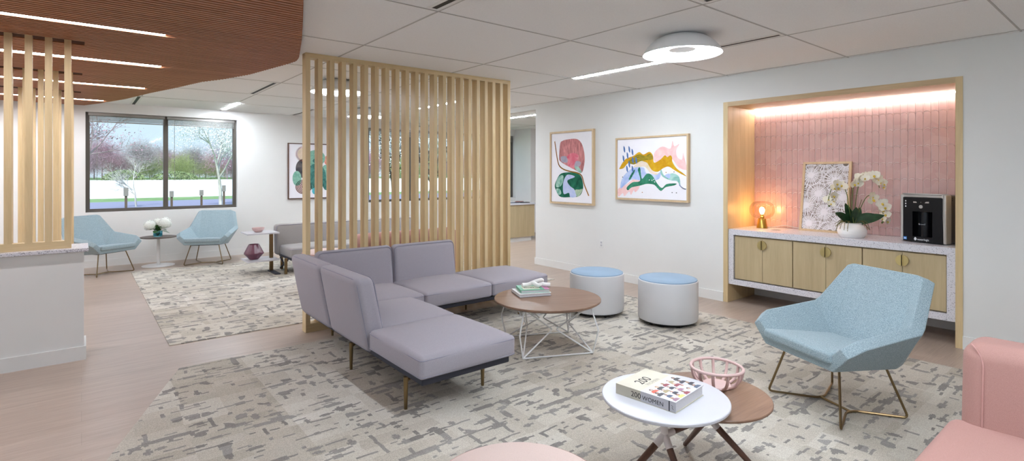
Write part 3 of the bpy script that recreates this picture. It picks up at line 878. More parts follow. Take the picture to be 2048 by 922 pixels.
# ------------------------------------------------------------------ pink sofa, right foreground
ps = thing('sofa', 'pink upholstered sofa cropped by the right foreground corner', 'sofa', (0, 0, RUGZ))
def crownf(cr):
    def f(q, c, h):
        u = (q.x-c.x)/h[0]; v = (q.y-c.y)/h[1]; w = (q.z-c.z)/h[2]
        q = q.copy()
        if w > 0: q.z += cr*(1-abs(u)**3)*(1-abs(v)**3)*w
        return q
    return f
MB().rbox(2.20, 3.06, -1.0, .63, .13, .405, .05, 5, 8, crownf(.022)).build('seat', M['pink'], ps, 60)
def pb(q, c, h):
    w = (q.z-c.z)/h[2]; q = q.copy(); q.x += .03*(w); return q
bko = MB().rbox(2.995, 3.235, -1.0, .585, .13, .752, .07, 6, 8, pb).build('backrest', M['pink'], ps, 60)
seam = []
for k in range(14):
    a = k/13; seam.append((2.9935+.03*(a*1.0*.62/.31-1)*1.0, .50-.0*a, .13+.55*a))
seam = [(2.9925+.03*((z-.441)/.311), .505, z) for z in (.40, .48, .56, .62, .66)]+[(2.9935+.03*.84+.006, .515, .70), (3.03, .535, .733), (3.05, .55, .742)]
MB().tube(crom(seam, 4, False), .0035, 6).build('stitching', M['pinkseam'], bko)
for x, y in ((2.28, .5), (2.28, -.85), (3.12, .5), (3.12, -.85)): tleg(x, y, .135, ps, M['walnutz'], .02, .014)

# pale pink drum in front
pf = thing('pouf', 'pale pink round pouf cropped by the bottom edge of the picture', 'pouf', (1.137, 1.37, RUGZ))
MB().lathe([(.27, .02), (.295, .035), (.302, .08), (.302, .42), (.294, .446), (.27, .46), (.15, .464), (0, .464)], 64, cap=True).build('body', M['palepink'], pf)
MB().tube([(.2985*math.cos(2*PI*k/64), .2985*math.sin(2*PI*k/64), .44) for k in range(64)], .004, 6, True).build('piping', M['pinkseam'], pf)

# ------------------------------------------------------------------ behind the screen
gs = thing('sofa', 'grey sofa with brass legs on the pale carpet behind the slatted screen', 'sofa', (0, 0, RUGZ))
seat_part(2.40, 3.55, 8.17, 8.72, .235, .385, .03, 'seat', M['greysofa'], gs, M['sofapipe'])
seat_part(3.555, 4.75, 8.17, 8.72, .235, .385, .03, 'seat', M['greysofa'], gs, M['sofapipe'])
back_part((2.345, 8.86, .225), (1, 0, 0), (0, -1, 0), 2.42, .15, .475, .03, M['greysofa'], gs, M['sofapipe'], .05)
MB().box(2.42, 4.72, 8.2, 8.82, .2, .236).build('plinth', M['navy'], gs, None)
for x, y in ((2.36, 8.26), (2.44, 8.75), (4.68, 8.26), (4.68, 8.75)):
    MB().box(x-.018, x+.018, y-.018, y+.018, 0, .235).build('leg', M['brass'], gs, None)
MB().tube([(2.40, 8.3, .2), (2.40, 8.68, .03)], .012, 8).tube([(2.40, 8.68, .2), (2.40, 8.3, .03)], .012, 8).build('cross_brace', M['navy'], gs)

# pink loveseat facing away
pk = thing('sofa', 'rounded pink loveseat seen from behind through the screen slats', 'sofa', (0, 0, RUGZ))
def rb(q, c, h): return q
MB().rbox(2.56, 4.06, 6.12, 6.40, .12, .755, .13, 6, 6).build('backrest', M['pink'], pk, 60)
MB().rbox(2.62, 4.0, 6.30, 6.95, .12, .43, .05, 4, 6, crownf(.02)).build('seat', M['pink'], pk, 60)
for x, y in ((2.75, 6.3), (3.87, 6.3), (2.75, 6.85), (3.87, 6.85)): tleg(x, y, .13, pk, M['walnutz'], .018, .013)
# pale pouf by the grey sofa
pf2 = copy_tree(pf); pf2.location = (2.55, 7.13, RUGZ); pf2['label'] = 'pale pink pouf glimpsed between slats before the grey sofa'

# C-shaped side table, bowl, vase
st = thing('side_table', 'white two-shelf side table with a bronze post beside the grey sofa', 'table', (2.2, 8.66, RUGZ))
MB().box(-.32, .125, -.21, .22, .588, .608).build('tabletop', M['white'], st, None)
MB().box(-.32, .125, -.21, .22, .185, .205).build('shelf', M['white'], st, None)
MB().box(.035, .085, -.02, .02, 0, .588).build('post', M['brass'], st, None)
MB().box(.02, .1, -.36, .05, 0, .014).build('foot', M['navy'], st, None)
bo = MB().lathe([(.035, 0), (.05, .006), (.078, .035), (.09, .068), (.085, .068), (.072, .036), (.045, .012), (0, .010)], 24, cap=True).build('bowl', M['rosebowl'], None, None)
bo.location = (2.075, 8.66, RUGZ+.6085); tag(bo, 'small pink bowl on the white two-shelf side table', 'bowl')
va = MB().lathe([(.062, 0), (.068, .006), (.138, .085), (.136, .10), (.075, .222), (.07, .226), (.062, .222), (.06, .2)], 18, cap=True).build('vase', M['plum'], None, None)
va.location = (2.015, 8.66, RUGZ+.2055); tag(va, 'faceted plum vase on the lower shelf of the side table', 'vase')

# pedestal table with flowers
pt = thing('pedestal_table', 'round dark-topped pedestal table between the two window chairs', 'table', (.975, 10.36, 0))
MB().lathe([(0, .458), (.245, .458), (.255, .464), (.255, .474), (0, .474)], 48, cap=False).build('tabletop', wood('dark_walnut', (84, 72, 68), (112, 98, 92), 'x', obj=True), pt)
MB().lathe([(.028, .012), (.024, .02), (.024, .458)], 20).build('column', M['whitemetal'], pt)
MB().lathe([(.0, 0), (.228, 0), (.23, .008), (.2, .014), (.05, .02), (0, .02)], 48, cap=False).build('base', M['whitemetal'], pt)
fv = thing('flower_vase', 'white hydrangeas in a small blue glass vase on the pedestal table', 'flower arrangement', (.965, 10.34, .4745))
MB().lathe([(0, 0), (.058, 0), (.064, .01), (.066, .095), (.062, .095), (.059, .014), (0, .012)], 28, cap=False).build('vase', M['vaseglass'], fv)
MB().lathe([(0, .016), (.057, .016), (.058, .06), (0, .06)], 24, cap=False).build('water', M['vaseglass'], fv)
def bloom(c, r, n, seed):
    q = random.Random(seed); b = MB()
    for k in range(n):
        z = 1-2*(k+.5)/n*.86; a = k*2.39996; rr = math.sqrt(max(0, 1-z*z))
        d = Vector((rr*math.cos(a), rr*math.sin(a), z))
        p_ = Vector(c)+d*r*q.uniform(.9, 1.05)
        u = d.orthogonal().normalized(); w = d.cross(u); s_ = r*.2
        for j in range(4):
            aa = j*PI/2+q.random()
            e1 = u*math.cos(aa)+w*math.sin(aa); e2 = d.cross(e1)
            b.add([p_, p_+e1*s_*.6+e2*s_*.45+d*s_*.1, p_+e1*s_*1.05+d*s_*.02, p_+e1*s_*.6-e2*s_*.45+d*s_*.1], [(0, 1, 2, 3)])
    b.sphere(c, r*.86, 12, 8)
    b.build('bloom', M['hyd'], fv, None, weld=False)
bloom((-.105, .02, .185), .088, 90, 1); bloom((.09, .0, .21), .1, 110, 2); bloom((0, .05, .235), .06, 60, 3)
def leafm(b, base, d, L, w, droop=.3, n=6, mi=0, fold=.15, face=(0, 0, 1)):
    d = Vector(d).normalized(); sd = d.cross(Vector(face))
    if sd.length < .1: sd = Vector((1, 0, 0))
    sd.normalize(); up = sd.cross(d)
    vs = []; fs = []
    for i in range(n+1):
        t_ = i/n; ww = w*math.sin(PI*min(1, t_*.92+.06))**.8
        p_ = Vector(base)+d*L*t_-Vector((0, 0, 1))*droop*L*t_*t_
        vs += [p_-sd*ww+up*ww*fold, p_, p_+sd*ww+up*ww*fold]
    for i in range(n):
        fs += [(3*i, 3*i+1, 3*i+4, 3*i+3), (3*i+1, 3*i+2, 3*i+5, 3*i+4)]
    b.add(vs, fs, mi)
for d in ((-.6, -.5, .5), (.1, -.6, .9), (.95, -.3, .1), (.3, .6, .7), (-.3, -.8, .2), (-.1, -.3, 1), (.6, -.6, .4)):
    lf = MB(); leafm(lf, (0, 0, .09), d, .17, .045, .35); lf.build('leaf', M['leaf2'], fv, 60)
st_ = MB()
for e in ((-.09, .02, .16), (.08, 0, .18), (0, .04, .2)): st_.tube([(0, 0, .02), (e[0]*.4, e[1]*.4, .1), e], .005, 6)
st_.build('stems', M['stem'], fv)

# ------------------------------------------------------------------ niche counter and cabinets
CX = 5.868
ct = MB(); ya, yb = NY0+.052, NY1-.057
ct.box(CX, NB-.016, ya, yb, .79, .855).box(CX, NB-.016, ya, ya+.06, .215, .79).box(CX, NB-.016, yb-.06, yb, .215, .79).box(CX, NB-.016, ya+.06, yb-.06, .215, .275)
o = bevel(ct.build('terrazzo_counter', M['terrazzo'], None, None), .002); tag(o, 'speckled terrazzo counter frame wrapping the cabinets in the niche', 'counter')
cy0, cy1 = ya+.062, yb-.062
ncab = 3; cw = (cy1-cy0)/ncab
names = ['pale wood two-door cabinet at the right end under the dispenser', 'pale wood two-door cabinet in the middle of the niche counter', 'pale wood two-door cabinet at the left end under the table lamp']
for k in range(ncab):
    t_ = thing('cabinet', names[k], 'cabinet', (CX, cy0+(k+.5)*cw, .275), 0, 'cabinets under the niche counter')
    hw = cw/2-.002; hh = .512
    MB().box(.045, .58, -hw, hw, .003, .02).box(.045, .58, -hw, hw, hh-.02, hh).box(.045, .58, -hw, -hw+.018, .02, hh-.02).box(.045, .58, hw-.018, hw, .02, hh-.02).box(.56, .58, -hw, hw, .02, hh-.02).build('body', M['cab'], t_, None)
    MB().box(.046, .05, -hw+.018, hw-.018, .02, hh-.02).build('interior_panel', M['black'], t_, None)
    for s in (-1, 1):
        lo, hi = (.0015, hw-.003) if s > 0 else (-hw+.003, -.0015)
        d = bevel(MB().box(.02, .042, lo, hi, .012, hh-.012).build('door', M['cab'], t_, None), .001)
        hp = [(s*.004, -.05)]+[(s*(.004+.046*math.sin(PI*j/16)), -.05*math.cos(PI*j/16)) for j in range(1, 16)]+[(s*.004, .05)]
        h_ = MB().prism(hp, -.001, .016, plane='yz'); h_.box(-.008, .019, s*.004, s*.0075, -.05, .05)
        h_.build('handle', M['pull'], d, 30, fixn=True).location = (.002, 0, .425)

ZC = .8555
gm = thing('cable_grommet', 'oval grey cable grommet in the terrazzo counter beside the lamp', 'grommet', (6.16, 2.83, ZC))
MB().lathe([(0, 0), (.055, 0), (.055, .003), (.047, .004), (.045, .002), (0, .002)], 32, cap=False).build('ring', M['silver'], gm)
MB().lathe([(0, .002), (.044, .002), (.044, .003), (0, .003)], 32, cap=False).build('lid', M['grey'], gm)

# table lamp
lp = thing('table_lamp', 'lit brass table lamp with a clear ribbed glass globe on the counter', 'lamp', (6.27, 3.04, ZC))
MB().lathe([(0, 0), (.058, 0), (.06, .003), (.043, .108), (.04, .112), (0, .112)], 40, cap=False).build('base', M['gold'], lp)
MB().lathe([(.024, .112), (.024, .135), (.016, .142), (.016, .16)], 20).build('socket', M['gold'], lp)
gp = []
for k in range(33):
    a = -PI/2+PI*k/32
    rr = max(.03, .138*abs(math.cos(a))**.62); z = .215+.102*math.sin(a)
    gp.append((rr+(.0016 if k % 2 else 0), z))
MB().lathe(gp, 48, cap=False).build('glass_globe', M['globe'], lp)
MB().lathe([(.003, .16), (.014, .165), (.026, .19), (.03, .21), (.024, .232), (.01, .243), (.001, .245)], 20).build('bulb', M['bulb'], lp)
cb = crom([(6.32, 3.02, ZC+.006), (6.42, 2.98, ZC+.006), (6.45, 2.86, ZC+.03), (6.43, 2.75, ZC+.022), (6.44, 2.62, ZC+.006), (6.47, 2.5, ZC+.006)], 6, False)
o = MB().tube(cb, .0045, 6).build('power_cord', M['white'], None); tag(o, 'white lamp cord lying along the rear of the counter', 'cord')

# leaning lattice artwork
AW, AH = .495, .785
la = thing('framed_lattice', 'oak-framed white cut-paper rosette artwork leaning on the pink tile', 'artwork', (6.335, 2.405, ZC))
la.rotation_euler = (0, 0, 0)
lean = math.asin((NB-.014-6.335-.03)/AH)
LM = Matrix.Rotation(lean, 4, 'Y')
def lb(): b = MB(); b.M = LM; return b
fwid = .024
lb().box(0, .025, -AW/2, -AW/2+fwid, 0, AH).box(0, .025, AW/2-fwid, AW/2, 0, AH).box(0, .025, -AW/2+fwid, AW/2-fwid, 0, fwid).box(0, .025, -AW/2+fwid, AW/2-fwid, AH-fwid, AH).build('frame', M['maple'], la, None)
lb().box(.016, .022, -AW/2+fwid, AW/2-fwid, fwid, AH-fwid).build('backing', plain('taupe_backing', (138, 128, 120), .8), la, None)
# rosettes (screen left is +y)
iw, ih = AW-2*fwid, AH-2*fwid
cen = [(.86, .83), (.30, .75), (.66, .545), (.93, .36), (.50, .27), (.84, .09), (.34, -.02), (.1, .5), (.08, 1.0), (.14, .12), (.55, 1.05)]
cen = [((u-.5)*iw, fwid+v*ih) for u, v in cen]
rb_ = random.Random(5); lat = lb()
def inside(y, z, i):
    if not (-iw/2 < y < iw/2 and fwid < z < AH-fwid): return False
    d0 = math.hypot(y-cen[i][0], z-cen[i][1])
    return all(math.hypot(y-c_[0], z-c_[1]) >= d0 for j, c_ in enumerate(cen) if j != i)
def strip(y0, z0, y1, z1, w, x):
    dy, dz = y1-y0, z1-z0; L_ = math.hypot(dy, dz)
    if L_ < 1e-6: return
    ny_, nz_ = -dz/L_*w/2, dy/L_*w/2
    lat.add([(x, y0+ny_, z0+nz_), (x, y1+ny_, z1+nz_), (x, y1-ny_, z1-nz_), (x, y0-ny_, z0-nz_),
             (x+.003, y0+ny_, z0+nz_), (x+.003, y1+ny_, z1+nz_), (x+.003, y1-ny_, z1-nz_), (x+.003, y0-ny_, z0-nz_)],
            [(0, 1, 2, 3), (0, 4, 5, 1), (3, 2, 6, 7)])
for i, (cy_, cz_) in enumerate(cen):
    n = 46
    for k in range(n):
        a = 2*PI*k/n+rb_.uniform(-.04, .04); a2 = a+rb_.uniform(-.07, .07)
        for j in range(3, 30):
            r0, r1 = j*.009, (j+1)*.009
            t_ = (j-3)/27; aa = a+(a2-a)*t_; ab = a+(a2-a)*(t_+1/27)
            y_, z_ = cy_+r0*math.cos(aa), cz_+r0*math.sin(aa)
            if inside(y_, z_, i): strip(y_, z_, cy_+r1*math.cos(ab), cz_+r1*math.sin(ab), .0044+.00012*j, .012)
    for rr in (.06, .075, .112, .122, .165, .178, .22):
        m_ = 60
        for k in range(m_):
            a, b_ = 2*PI*k/m_, 2*PI*(k+1)/m_
            y_, z_ = cy_+rr*math.cos(a), cz_+rr*math.sin(a)
            if inside(y_, z_, i): strip(y_, z_, cy_+rr*math.cos(b_), cz_+rr*math.sin(b_), .0062, .011)
    rr = .03
    if inside(cy_, cz_, i):
        q = []
        for k in range(24):
            a = 2*PI*k/24; y_, z_ = cy_+rr*math.cos(a), cz_+rr*math.sin(a)
            q.append((.0115, min(max(y_, -iw/2), iw/2), min(max(z_, fwid), AH-fwid)))
        lat.add(q, [list(range(24))])
lat.build('paper_lattice', M['paper'], la, None, weld=False)

# orchid
oc = thing('potted_orchid', 'white orchid in a ribbed white pot on the niche counter', 'plant', (6.08, 2.03, ZC))
pr = []
for k in range(45):
    z = .145*k/44; tt_ = k/44
    rr = .098+.034*math.sin(PI*min(1, tt_*1.02+.02))**.8-.03*tt_**3
    pr.append((rr+.0012*math.sin(k*1.6), z))
pr = [(0, 0), (.09, 0)]+pr+[(.085, .143), (.08, .12), (0, .12)]
MB().lathe(pr, 56, cap=False, fr=lambda a, z: 1-.16*max(0, (z-.03)/.115)*math.exp(-((math.atan2(math.sin(a-R(160)), math.cos(a-R(160))))/.5)**2) if z > .03 else 1).build('pot', M['ceramic'], oc)
# local axes on screen: left = +y/-x, right = -y/+x
Sx = Vector((.7775, -.629, 0))       # across the view
Dp = Vector((.629, .7775, 0))        # away
def S(a, z, d=0): return Sx*a+Dp*d+Vector((0, 0, z))
for a, L_, w_, dz, dr, dd in ((-.9, .25, .05, .95, .25, -.15), (-.35, .24, .042, 1.6, .1, .1), (.1, .2, .042, 1.5, .1, -.35), (.95, .25, .05, .75, .2, -.1), (.6, .22, .042, 1.3, .15, .2), (1, .3, .05, .5, .12, -.25), (-.1, .22, .04, 1.3, .15, -.5)):
    lf = MB(); leafm(lf, S(a*.02, .13, 0), S(a, dz, dd), L_, w_*.95, dr, 10, fold=.2, face=-Dp+Vector((0, 0, .7))); lf.build('leaf', M['leaf'], oc, 60)
rs = random.Random(4); rm = MB()
for k in range(26):
    a = rs.uniform(0, 2*PI); L_ = rs.uniform(.05, .11)
    d = Vector((math.cos(a), math.sin(a), 0))
    rm.tube(crom([Vector((0, 0, .13))+d*.03, Vector((0, 0, .165))+d*.08, Vector((0, 0, .14+rs.uniform(-.03, .02)))+d*(.09+L_*.4), Vector((0, 0, .09+rs.uniform(-.03, .05)))+d*(.1+L_*.55)], 4, False), .0028, 5)
rm.build('aerial_roots', M['root'], oc)
pm_ = MB()
def petal(b, ang, L_, w_, cup, mi=0):
    n = 5; vs = []; fs = []
    for i in range(n+1):
        t_ = i/n; ww = w_*math.sin(PI*min(1, t_*.9+.08))**.7
        x = L_*t_; z = cup*t_*t_*L_
        for s_ in (-1, 0, 1):
            px_, py_ = x, s_*ww
            vs.append((px_*math.cos(ang)-py_*math.sin(ang), px_*math.sin(ang)+py_*math.cos(ang), z+(.12*ww if s_ else 0)))
    for i in range(n):
        fs += [(3*i, 3*i+3, 3*i+4, 3*i+1), (3*i+1, 3*i+4, 3*i+5, 3*i+2)]
    b.add(vs, fs, mi)
for ang, L_, w_ in ((R(90), .04, .015), (R(215), .038, .014), (R(325), .038, .014)): petal(pm_, ang, L_, w_, .25)
for ang in (R(15), R(165)): petal(pm_, ang, .046, .026, .15)
pm_.sphere((0, -.006, .008), .008, 8, 6, mi=1); petal(pm_, R(270), .018, .008, .8, 1)
fl0 = pm_.build('blossom', [M['petal'], M['lip']], oc, 60)
def aim(o, p_, tw, face):
    z = Vector(face).normalized(); x = Vector((0, 0, 1)).cross(z).normalized(); y = z.cross(x)
    m = Matrix((x, y, z)).transposed().to_4x4()
    o.matrix_local = Matrix.Translation(p_) @ m @ Matrix.Rotation(tw, 4, 'Z')
stems = [
    [(-.0, .12), (-.03, .3), (-.06, .46), (-.13, .54), (-.2, .5), (-.235, .4), (-.245, .34)],
    [(.01, .12), (.03, .34), (.06, .52), (.12, .63), (.20, .62), (.255, .56), (.27, .5)],
    [(.01, .12), (.06, .26), (.13, .4), (.2, .42), (.27, .34), (.30, .25), (.305, .17)],
    [(-.0, .12), (-.02, .3), (-.01, .48), (.03, .58), (.09, .61)],
]
first = True; q = random.Random(9)
for si, sp_ in enumerate(stems):
    pth = crom([S(a, z, -.01*si) for a, z in sp_], 6, False)
    MB().tube(pth, .0038, 7).build('flower_stem', M['stem'], oc)
    m_ = len(pth); lo = int(m_*.5)
    cnt = (8, 7, 8, 6)[si]
    for k in range(cnt):
        i = lo+int((m_-1-lo)*k/(cnt-1)) if si != 3 else int(m_*.6)+int((m_*.4-1)*k/(cnt-1))
        p_ = pth[i]+Vector((q.uniform(-.03, .03), q.uniform(-.03, .03), q.uniform(-.025, .02)))-Dp*.025
        fo = fl0 if first else fl0.copy()
        if not first: col.objects.link(fo); fo.parent = oc
        first = False
        s_ = q.uniform(1.15, 1.4)*(1 if k < cnt-2 else .8)
        aim(fo, p_, q.uniform(-.5, .5), -Dp*1+Sx*q.uniform(-.8, .6)+Vector((0, 0, q.uniform(-.3, .5))))
        fo.scale = (s_, s_, s_)
    if si in (0, 2):
        for k in range(3):
            MB().sphere(pth[-1]+Vector((q.uniform(-.015, .015), q.uniform(-.015, .015), -.012*k)), .0085, 8, 6, (1, 1, 1.25)).build('bud', M['stem'], oc)
MB().tube([S(.0, .12, .02), S(-.025, .5, .0)], .003, 6).tube([S(.02, .12, .02), S(.1, .38, .0)], .003, 6).build('stake', M['root'], oc)

# water dispenser
ds = thing('water_dispenser', 'black and silver countertop water dispenser at the right end of the counter', 'water dispenser', (6.07, 1.445, ZC), R(-14))
# local: -x is the front, y across
dw, dd_, dh = .185, .33, .445
MB().rbox(.09, dd_, -dw, dw, .006, dh, .018, 3, 1).build('housing', plain('graphite_case', (88, 82, 84), .45), ds)
x_ = -.004; zlo, zhi = .006, dh-.026; yl = dw-.022; ry, rz0, rz1 = .082, .055, .29
fs_ = MB(); fs_.box(0, .092, yl, dw+.004, .004, dh+.004).box(0, .092, -dw-.004, -yl, .004, dh+.004).box(0, .092, -yl, yl, zhi, dh+.004)
bevel(fs_.build('front_surround', M['silver'], ds, 35), .01, 3)
fc = MB()
fc.box(x_, .091, -yl, -ry, zlo, zhi).box(x_, .091, ry, yl, zlo, zhi).box(x_, .091, -ry, ry, zlo, rz0).box(x_, .091, -ry, ry, rz1, zhi)
fc.build('front_panel', M['blackplastic'], ds, None)
MB().box(.084, .0895, -ry, ry, rz0, rz1).build('recess', plain('recess_black', (8, 8, 10), .35), ds, None)
MB().lathe([(.04, 0), (.045, .12), (.04, .232)], 20, (.05, 0, rz0)).build('tap_column', M['blackplastic'], ds)
FMx = Matrix(((0, 0, -1, x_-.0002), (-1, 0, 0, 0), (0, 1, 0, 0), (0, 0, 0, 1)))
wt = plain('white_print', (226, 226, 230), .5); wt2 = plain('grey_print', (150, 152, 158), .5)
text_mesh('waterlogic', .026, wt, ds, Matrix.Translation((0, .042, .022)) @ FMx, name='lettering', sx=.9)
text_mesh('firewall', .022, wt2, ds, Matrix.Translation((0, .035, .165)) @ Matrix(((0, 0, -1, .003), (-1, 0, 0, 0), (0, 1, 0, 0), (0, 0, 0, 1))), name='lettering', sx=.9)
dr = crom([(.058, .05), (.047, .03), (.058, .018), (.069, .03)], 5)
MB().prism([(a.x, a.y) for a in dr], x_-.0012, x_, plane='yz').build('droplet_mark', wt, ds, None)
MB().box(x_-.001, x_, .132, .158, .02, .046).build('energy_sticker', plain('blue_sticker', (60, 140, 220), .5), ds, None)
MB().box(x_-.0014, x_-.001, .136, .154, .028, .036).build('sticker_mark', wt, ds, None)
ic = MB()
for k, zz in enumerate((.385, .36, .335)):
    ic.prism([(.14+.007*math.cos(a*PI/4)*(1 if a % 2 else .6), zz+.007*math.sin(a*PI/4)) for a in range(8)], x_-.001, x_, plane='yz')
ic.build('icons', wt, ds, None)
MB().prism([(.075, .37), (.045, .37), (.05, .382), (.075, .382)], x_-.0012, x_, plane='yz').prism([(-.02, .37), (-.055, .37), (-.055, .384), (-.03, .382)], x_-.0012, x_, plane='yz').prism([(.013, .374), (.009, .374), (.009, .378), (.013, .378)], x_-.0012, x_, plane='yz').build('indicator', M['silver'], ds, None)
MB().prism([(.011+.016*math.cos(2*PI*k/20), .335+.016*math.sin(2*PI*k/20)) for k in range(20)], x_-.003, x_, plane='yz').build('button', M['silver'], ds, None)
hl = MB()
for i in range(4):
    for k in range(5): hl.box(.19+i*.034, .205+i*.034, -dw-.0008, -dw, .06+k*.026+(.012 if i % 2 else 0), .073+k*.026+(.012 if i % 2 else 0))
    for k in range(2): hl.box(.1+i*.05, .118+i*.05, -dw-.0008, -dw, dh-.05+k*.018, dh-.042+k*.018)
hl.build('side_vents', M['black'], ds, None)
MB().box(.1, .22, -.06, .06, dh, dh+.006).build('lid', M['white'], ds, None)
# tray rack behind it
rk = thing('tray_rack', 'small white two-tray rack behind the water dispenser', 'rack', (6.447, 1.245, ZC))
for z in (.1, .3): MB().rbox(-.034, .034, -.075, .075, z, z+.035, .008, 2, 1).build('tray', M['white'], rk)
for s in (-.026, .026): MB().box(s-.004, s+.004, .06, .068, 0, .33).build('upright', M['grey'], rk, None)

# ------------------------------------------------------------------ wall art
def art(name, label, Mx, w, h, fw, fd, framemat, shapes, lines, mats, gap=.003):
    """local: u to the viewer's right, v up, n out of the wall; Mx maps (u,v,n)->world"""
    t_ = thing(name, label, 'picture', Mx @ Vector((0, 0, 0)))
    B = Mx.copy(); B.translation = (0, 0, 0)
    def nb(): b = MB(); b.M = B; return b
    f = nb(); f.box(-w/2, -w/2+fw, -h/2, h/2, .0, fd).box(w/2-fw, w/2, -h/2, h/2, 0, fd).box(-w/2+fw, w/2-fw, -h/2, -h/2+fw, 0, fd).box(-w/2+fw, w/2-fw, h/2-fw, h/2, 0, fd)
    f.build('frame', framemat, t_, None, fixn=True)
    pw, ph = w-2*fw-2*gap, h-2*fw-2*gap; z = fd-.012
    b = nb(); b.box(-pw/2, pw/2, -ph/2, ph/2, 0.002, z, 0)
    for k, (mi, pts, sm) in enumerate(shapes):
        q = crom(pts, 5) if sm else [Vector((*p_, 0)) for p_ in pts]
        zz = z+.0003+.00012*k
        vs = [((min(max(p_.x, .002), .998)-.5)*pw, (min(max(p_.y, .002), .998)-.5)*ph, zz) for p_ in q]
        b.add(vs, [list(range(len(vs)))], mi)
    for k, (mi, pts, lw) in enumerate(lines):
        q = crom(pts, 6, False); zz = z+.0003+.00012*(len(shapes)+k)
        P_ = [Vector(((p_.x-.5)*pw, (p_.y-.5)*ph, zz)) for p_ in q]
        for i in range(len(P_)-1):
            d = (P_[i+1]-P_[i]); n_ = Vector((-d.y, d.x, 0)).normalized()*lw/2
            e = d.normalized()*lw*.3
            b.add([P_[i]-n_-e, P_[i+1]-n_+e, P_[i+1]+n_+e, P_[i]+n_-e], [(0, 1, 2, 3)], mi)
    b.build('print', mats, t_, None, weld=False)
    g = nb(); bk_ = g.box(-w/2+fw*.5, w/2-fw*.5, -h/2+fw*.5, h/2-fw*.5, .0, .002); 
    g.build('backing', M['grey'], t_, None)
    return t_
def wash(name, c1, c2, scale=9, st=(1, 1, 1)):
    t = NT(name); f = t.noise(t.pos(st), scale, 3, .55, 1.2); t.col(t.ramp(f, [(.32, c1), (.68, c2)])); t.set(.7, 0, .2); return t.m
def px2(xy, ytl, ytr, ybl, ybr, xl, xr):
    out = []
    for x, y in xy:
        u = (x-xl)/(xr-xl); a = ytl+(ytr-ytl)*u; b_ = ybl+(ybr-ybl)*u
        out.append((u, 1-(y-a)/(b_-a)))
    return out
# right wall: u (viewer's right) = -y, out of wall = -x
MR = lambda y, z: Matrix(((0, 0, -1, XW), (-1, 0, 0, y), (0, 1, 0, z), (0, 0, 0, 1)))
q1 = lambda pts: px2(pts, 88, 68, 825, 852, 70, 472)
mats1 = [M['paper'], wash('mauve_wash', (164, 104, 106), (222, 150, 150), 6, (1, 3, .8)), wash('deep_green_wash', (8, 74, 56), (36, 116, 88), 5), wash('sea_green_wash', (96, 160, 140), (180, 212, 200), 8), wash('periwinkle_wash', (176, 190, 232), (206, 214, 240), 5),
         plain('ochre_paint', (196, 132, 34), .6), wash('rose_wash', (214, 96, 120), (226, 150, 158), 6), wash('grey_blue_wash', (148, 150, 170), (190, 176, 190), 8), wash('pale_green_wash', (130, 170, 140), (190, 206, 180), 12)]
sh1 = [(1, q1([(160, 200), (180, 168), (230, 152), (320, 148), (368, 190), (393, 270), (403, 360), (395, 450), (372, 520), (320, 492), (270, 462), (210, 425), (165, 390), (150, 350)]), 1),
       (6, q1([(235, 330), (290, 300), (345, 330), (330, 400), (300, 470), (320, 490), (270, 462), (235, 420)]), 1),
       (7, q1([(168, 340), (222, 338), (236, 400), (178, 395)]), 1), (7, q1([(318, 392), (365, 402), (352, 448), (306, 455)]), 1), (3, q1([(306, 450), (340, 450), (372, 500), (368, 520), (325, 490)]), 1),
       (2, q1([(125, 590), (160, 530), (215, 512), (300, 515), (360, 545), (385, 620), (385, 700), (350, 770), (260, 782), (160, 775), (115, 700), (105, 650)]), 1),
       (3, q1([(122, 610), (150, 552), (192, 546), (188, 620), (160, 665), (120, 668)]), 1), (3, q1([(118, 690), (158, 692), (172, 742), (140, 752)]), 1),
       (4, q1([(240, 535), (310, 560), (235, 600), (262, 660), (305, 700), (325, 772), (265, 782), (250, 735), (198, 745), (190, 650), (205, 580)]), 1),
       (8, q1([(312, 705), (350, 700), (384, 697), (350, 768), (328, 770)]), 1)]
ln1 = [(5, q1([(105, 172), (118, 270), (135, 380), (155, 440), (200, 478), (265, 502), (330, 518), (375, 552), (400, 650), (440, 765)]), .019)]
art('picture', 'portrait abstract print with pink and green forms, left on the white wall', MR(5.766, 1.592), .93, 1.13, .028, .045, M['maple'], sh1, ln1, mats1)
q2 = lambda pts: px2(pts, 118, 88, 800, 838, 83, 870)
mats2 = [M['paper'], wash('blush_wash', (240, 190, 190), (246, 214, 212), 10), wash('blue_wash', (150, 176, 228), (206, 216, 240), 6), wash('emerald_wash', (8, 92, 70), (70, 150, 118), 6), wash('teal_wash', (90, 168, 156), (176, 214, 208), 8),
         wash('yellow_wash', (196, 140, 20), (222, 178, 40), 7), wash('olive_wash', (118, 112, 34), (176, 152, 46), 9, (1, 1, 4)), wash('cream_wash', (226, 212, 170), (240, 222, 214), 7), plain('blue_dash', (74, 112, 170), .6), plain('ochre_dot', (180, 120, 30), .6), plain('dark_dot', (60, 70, 66), .6)]
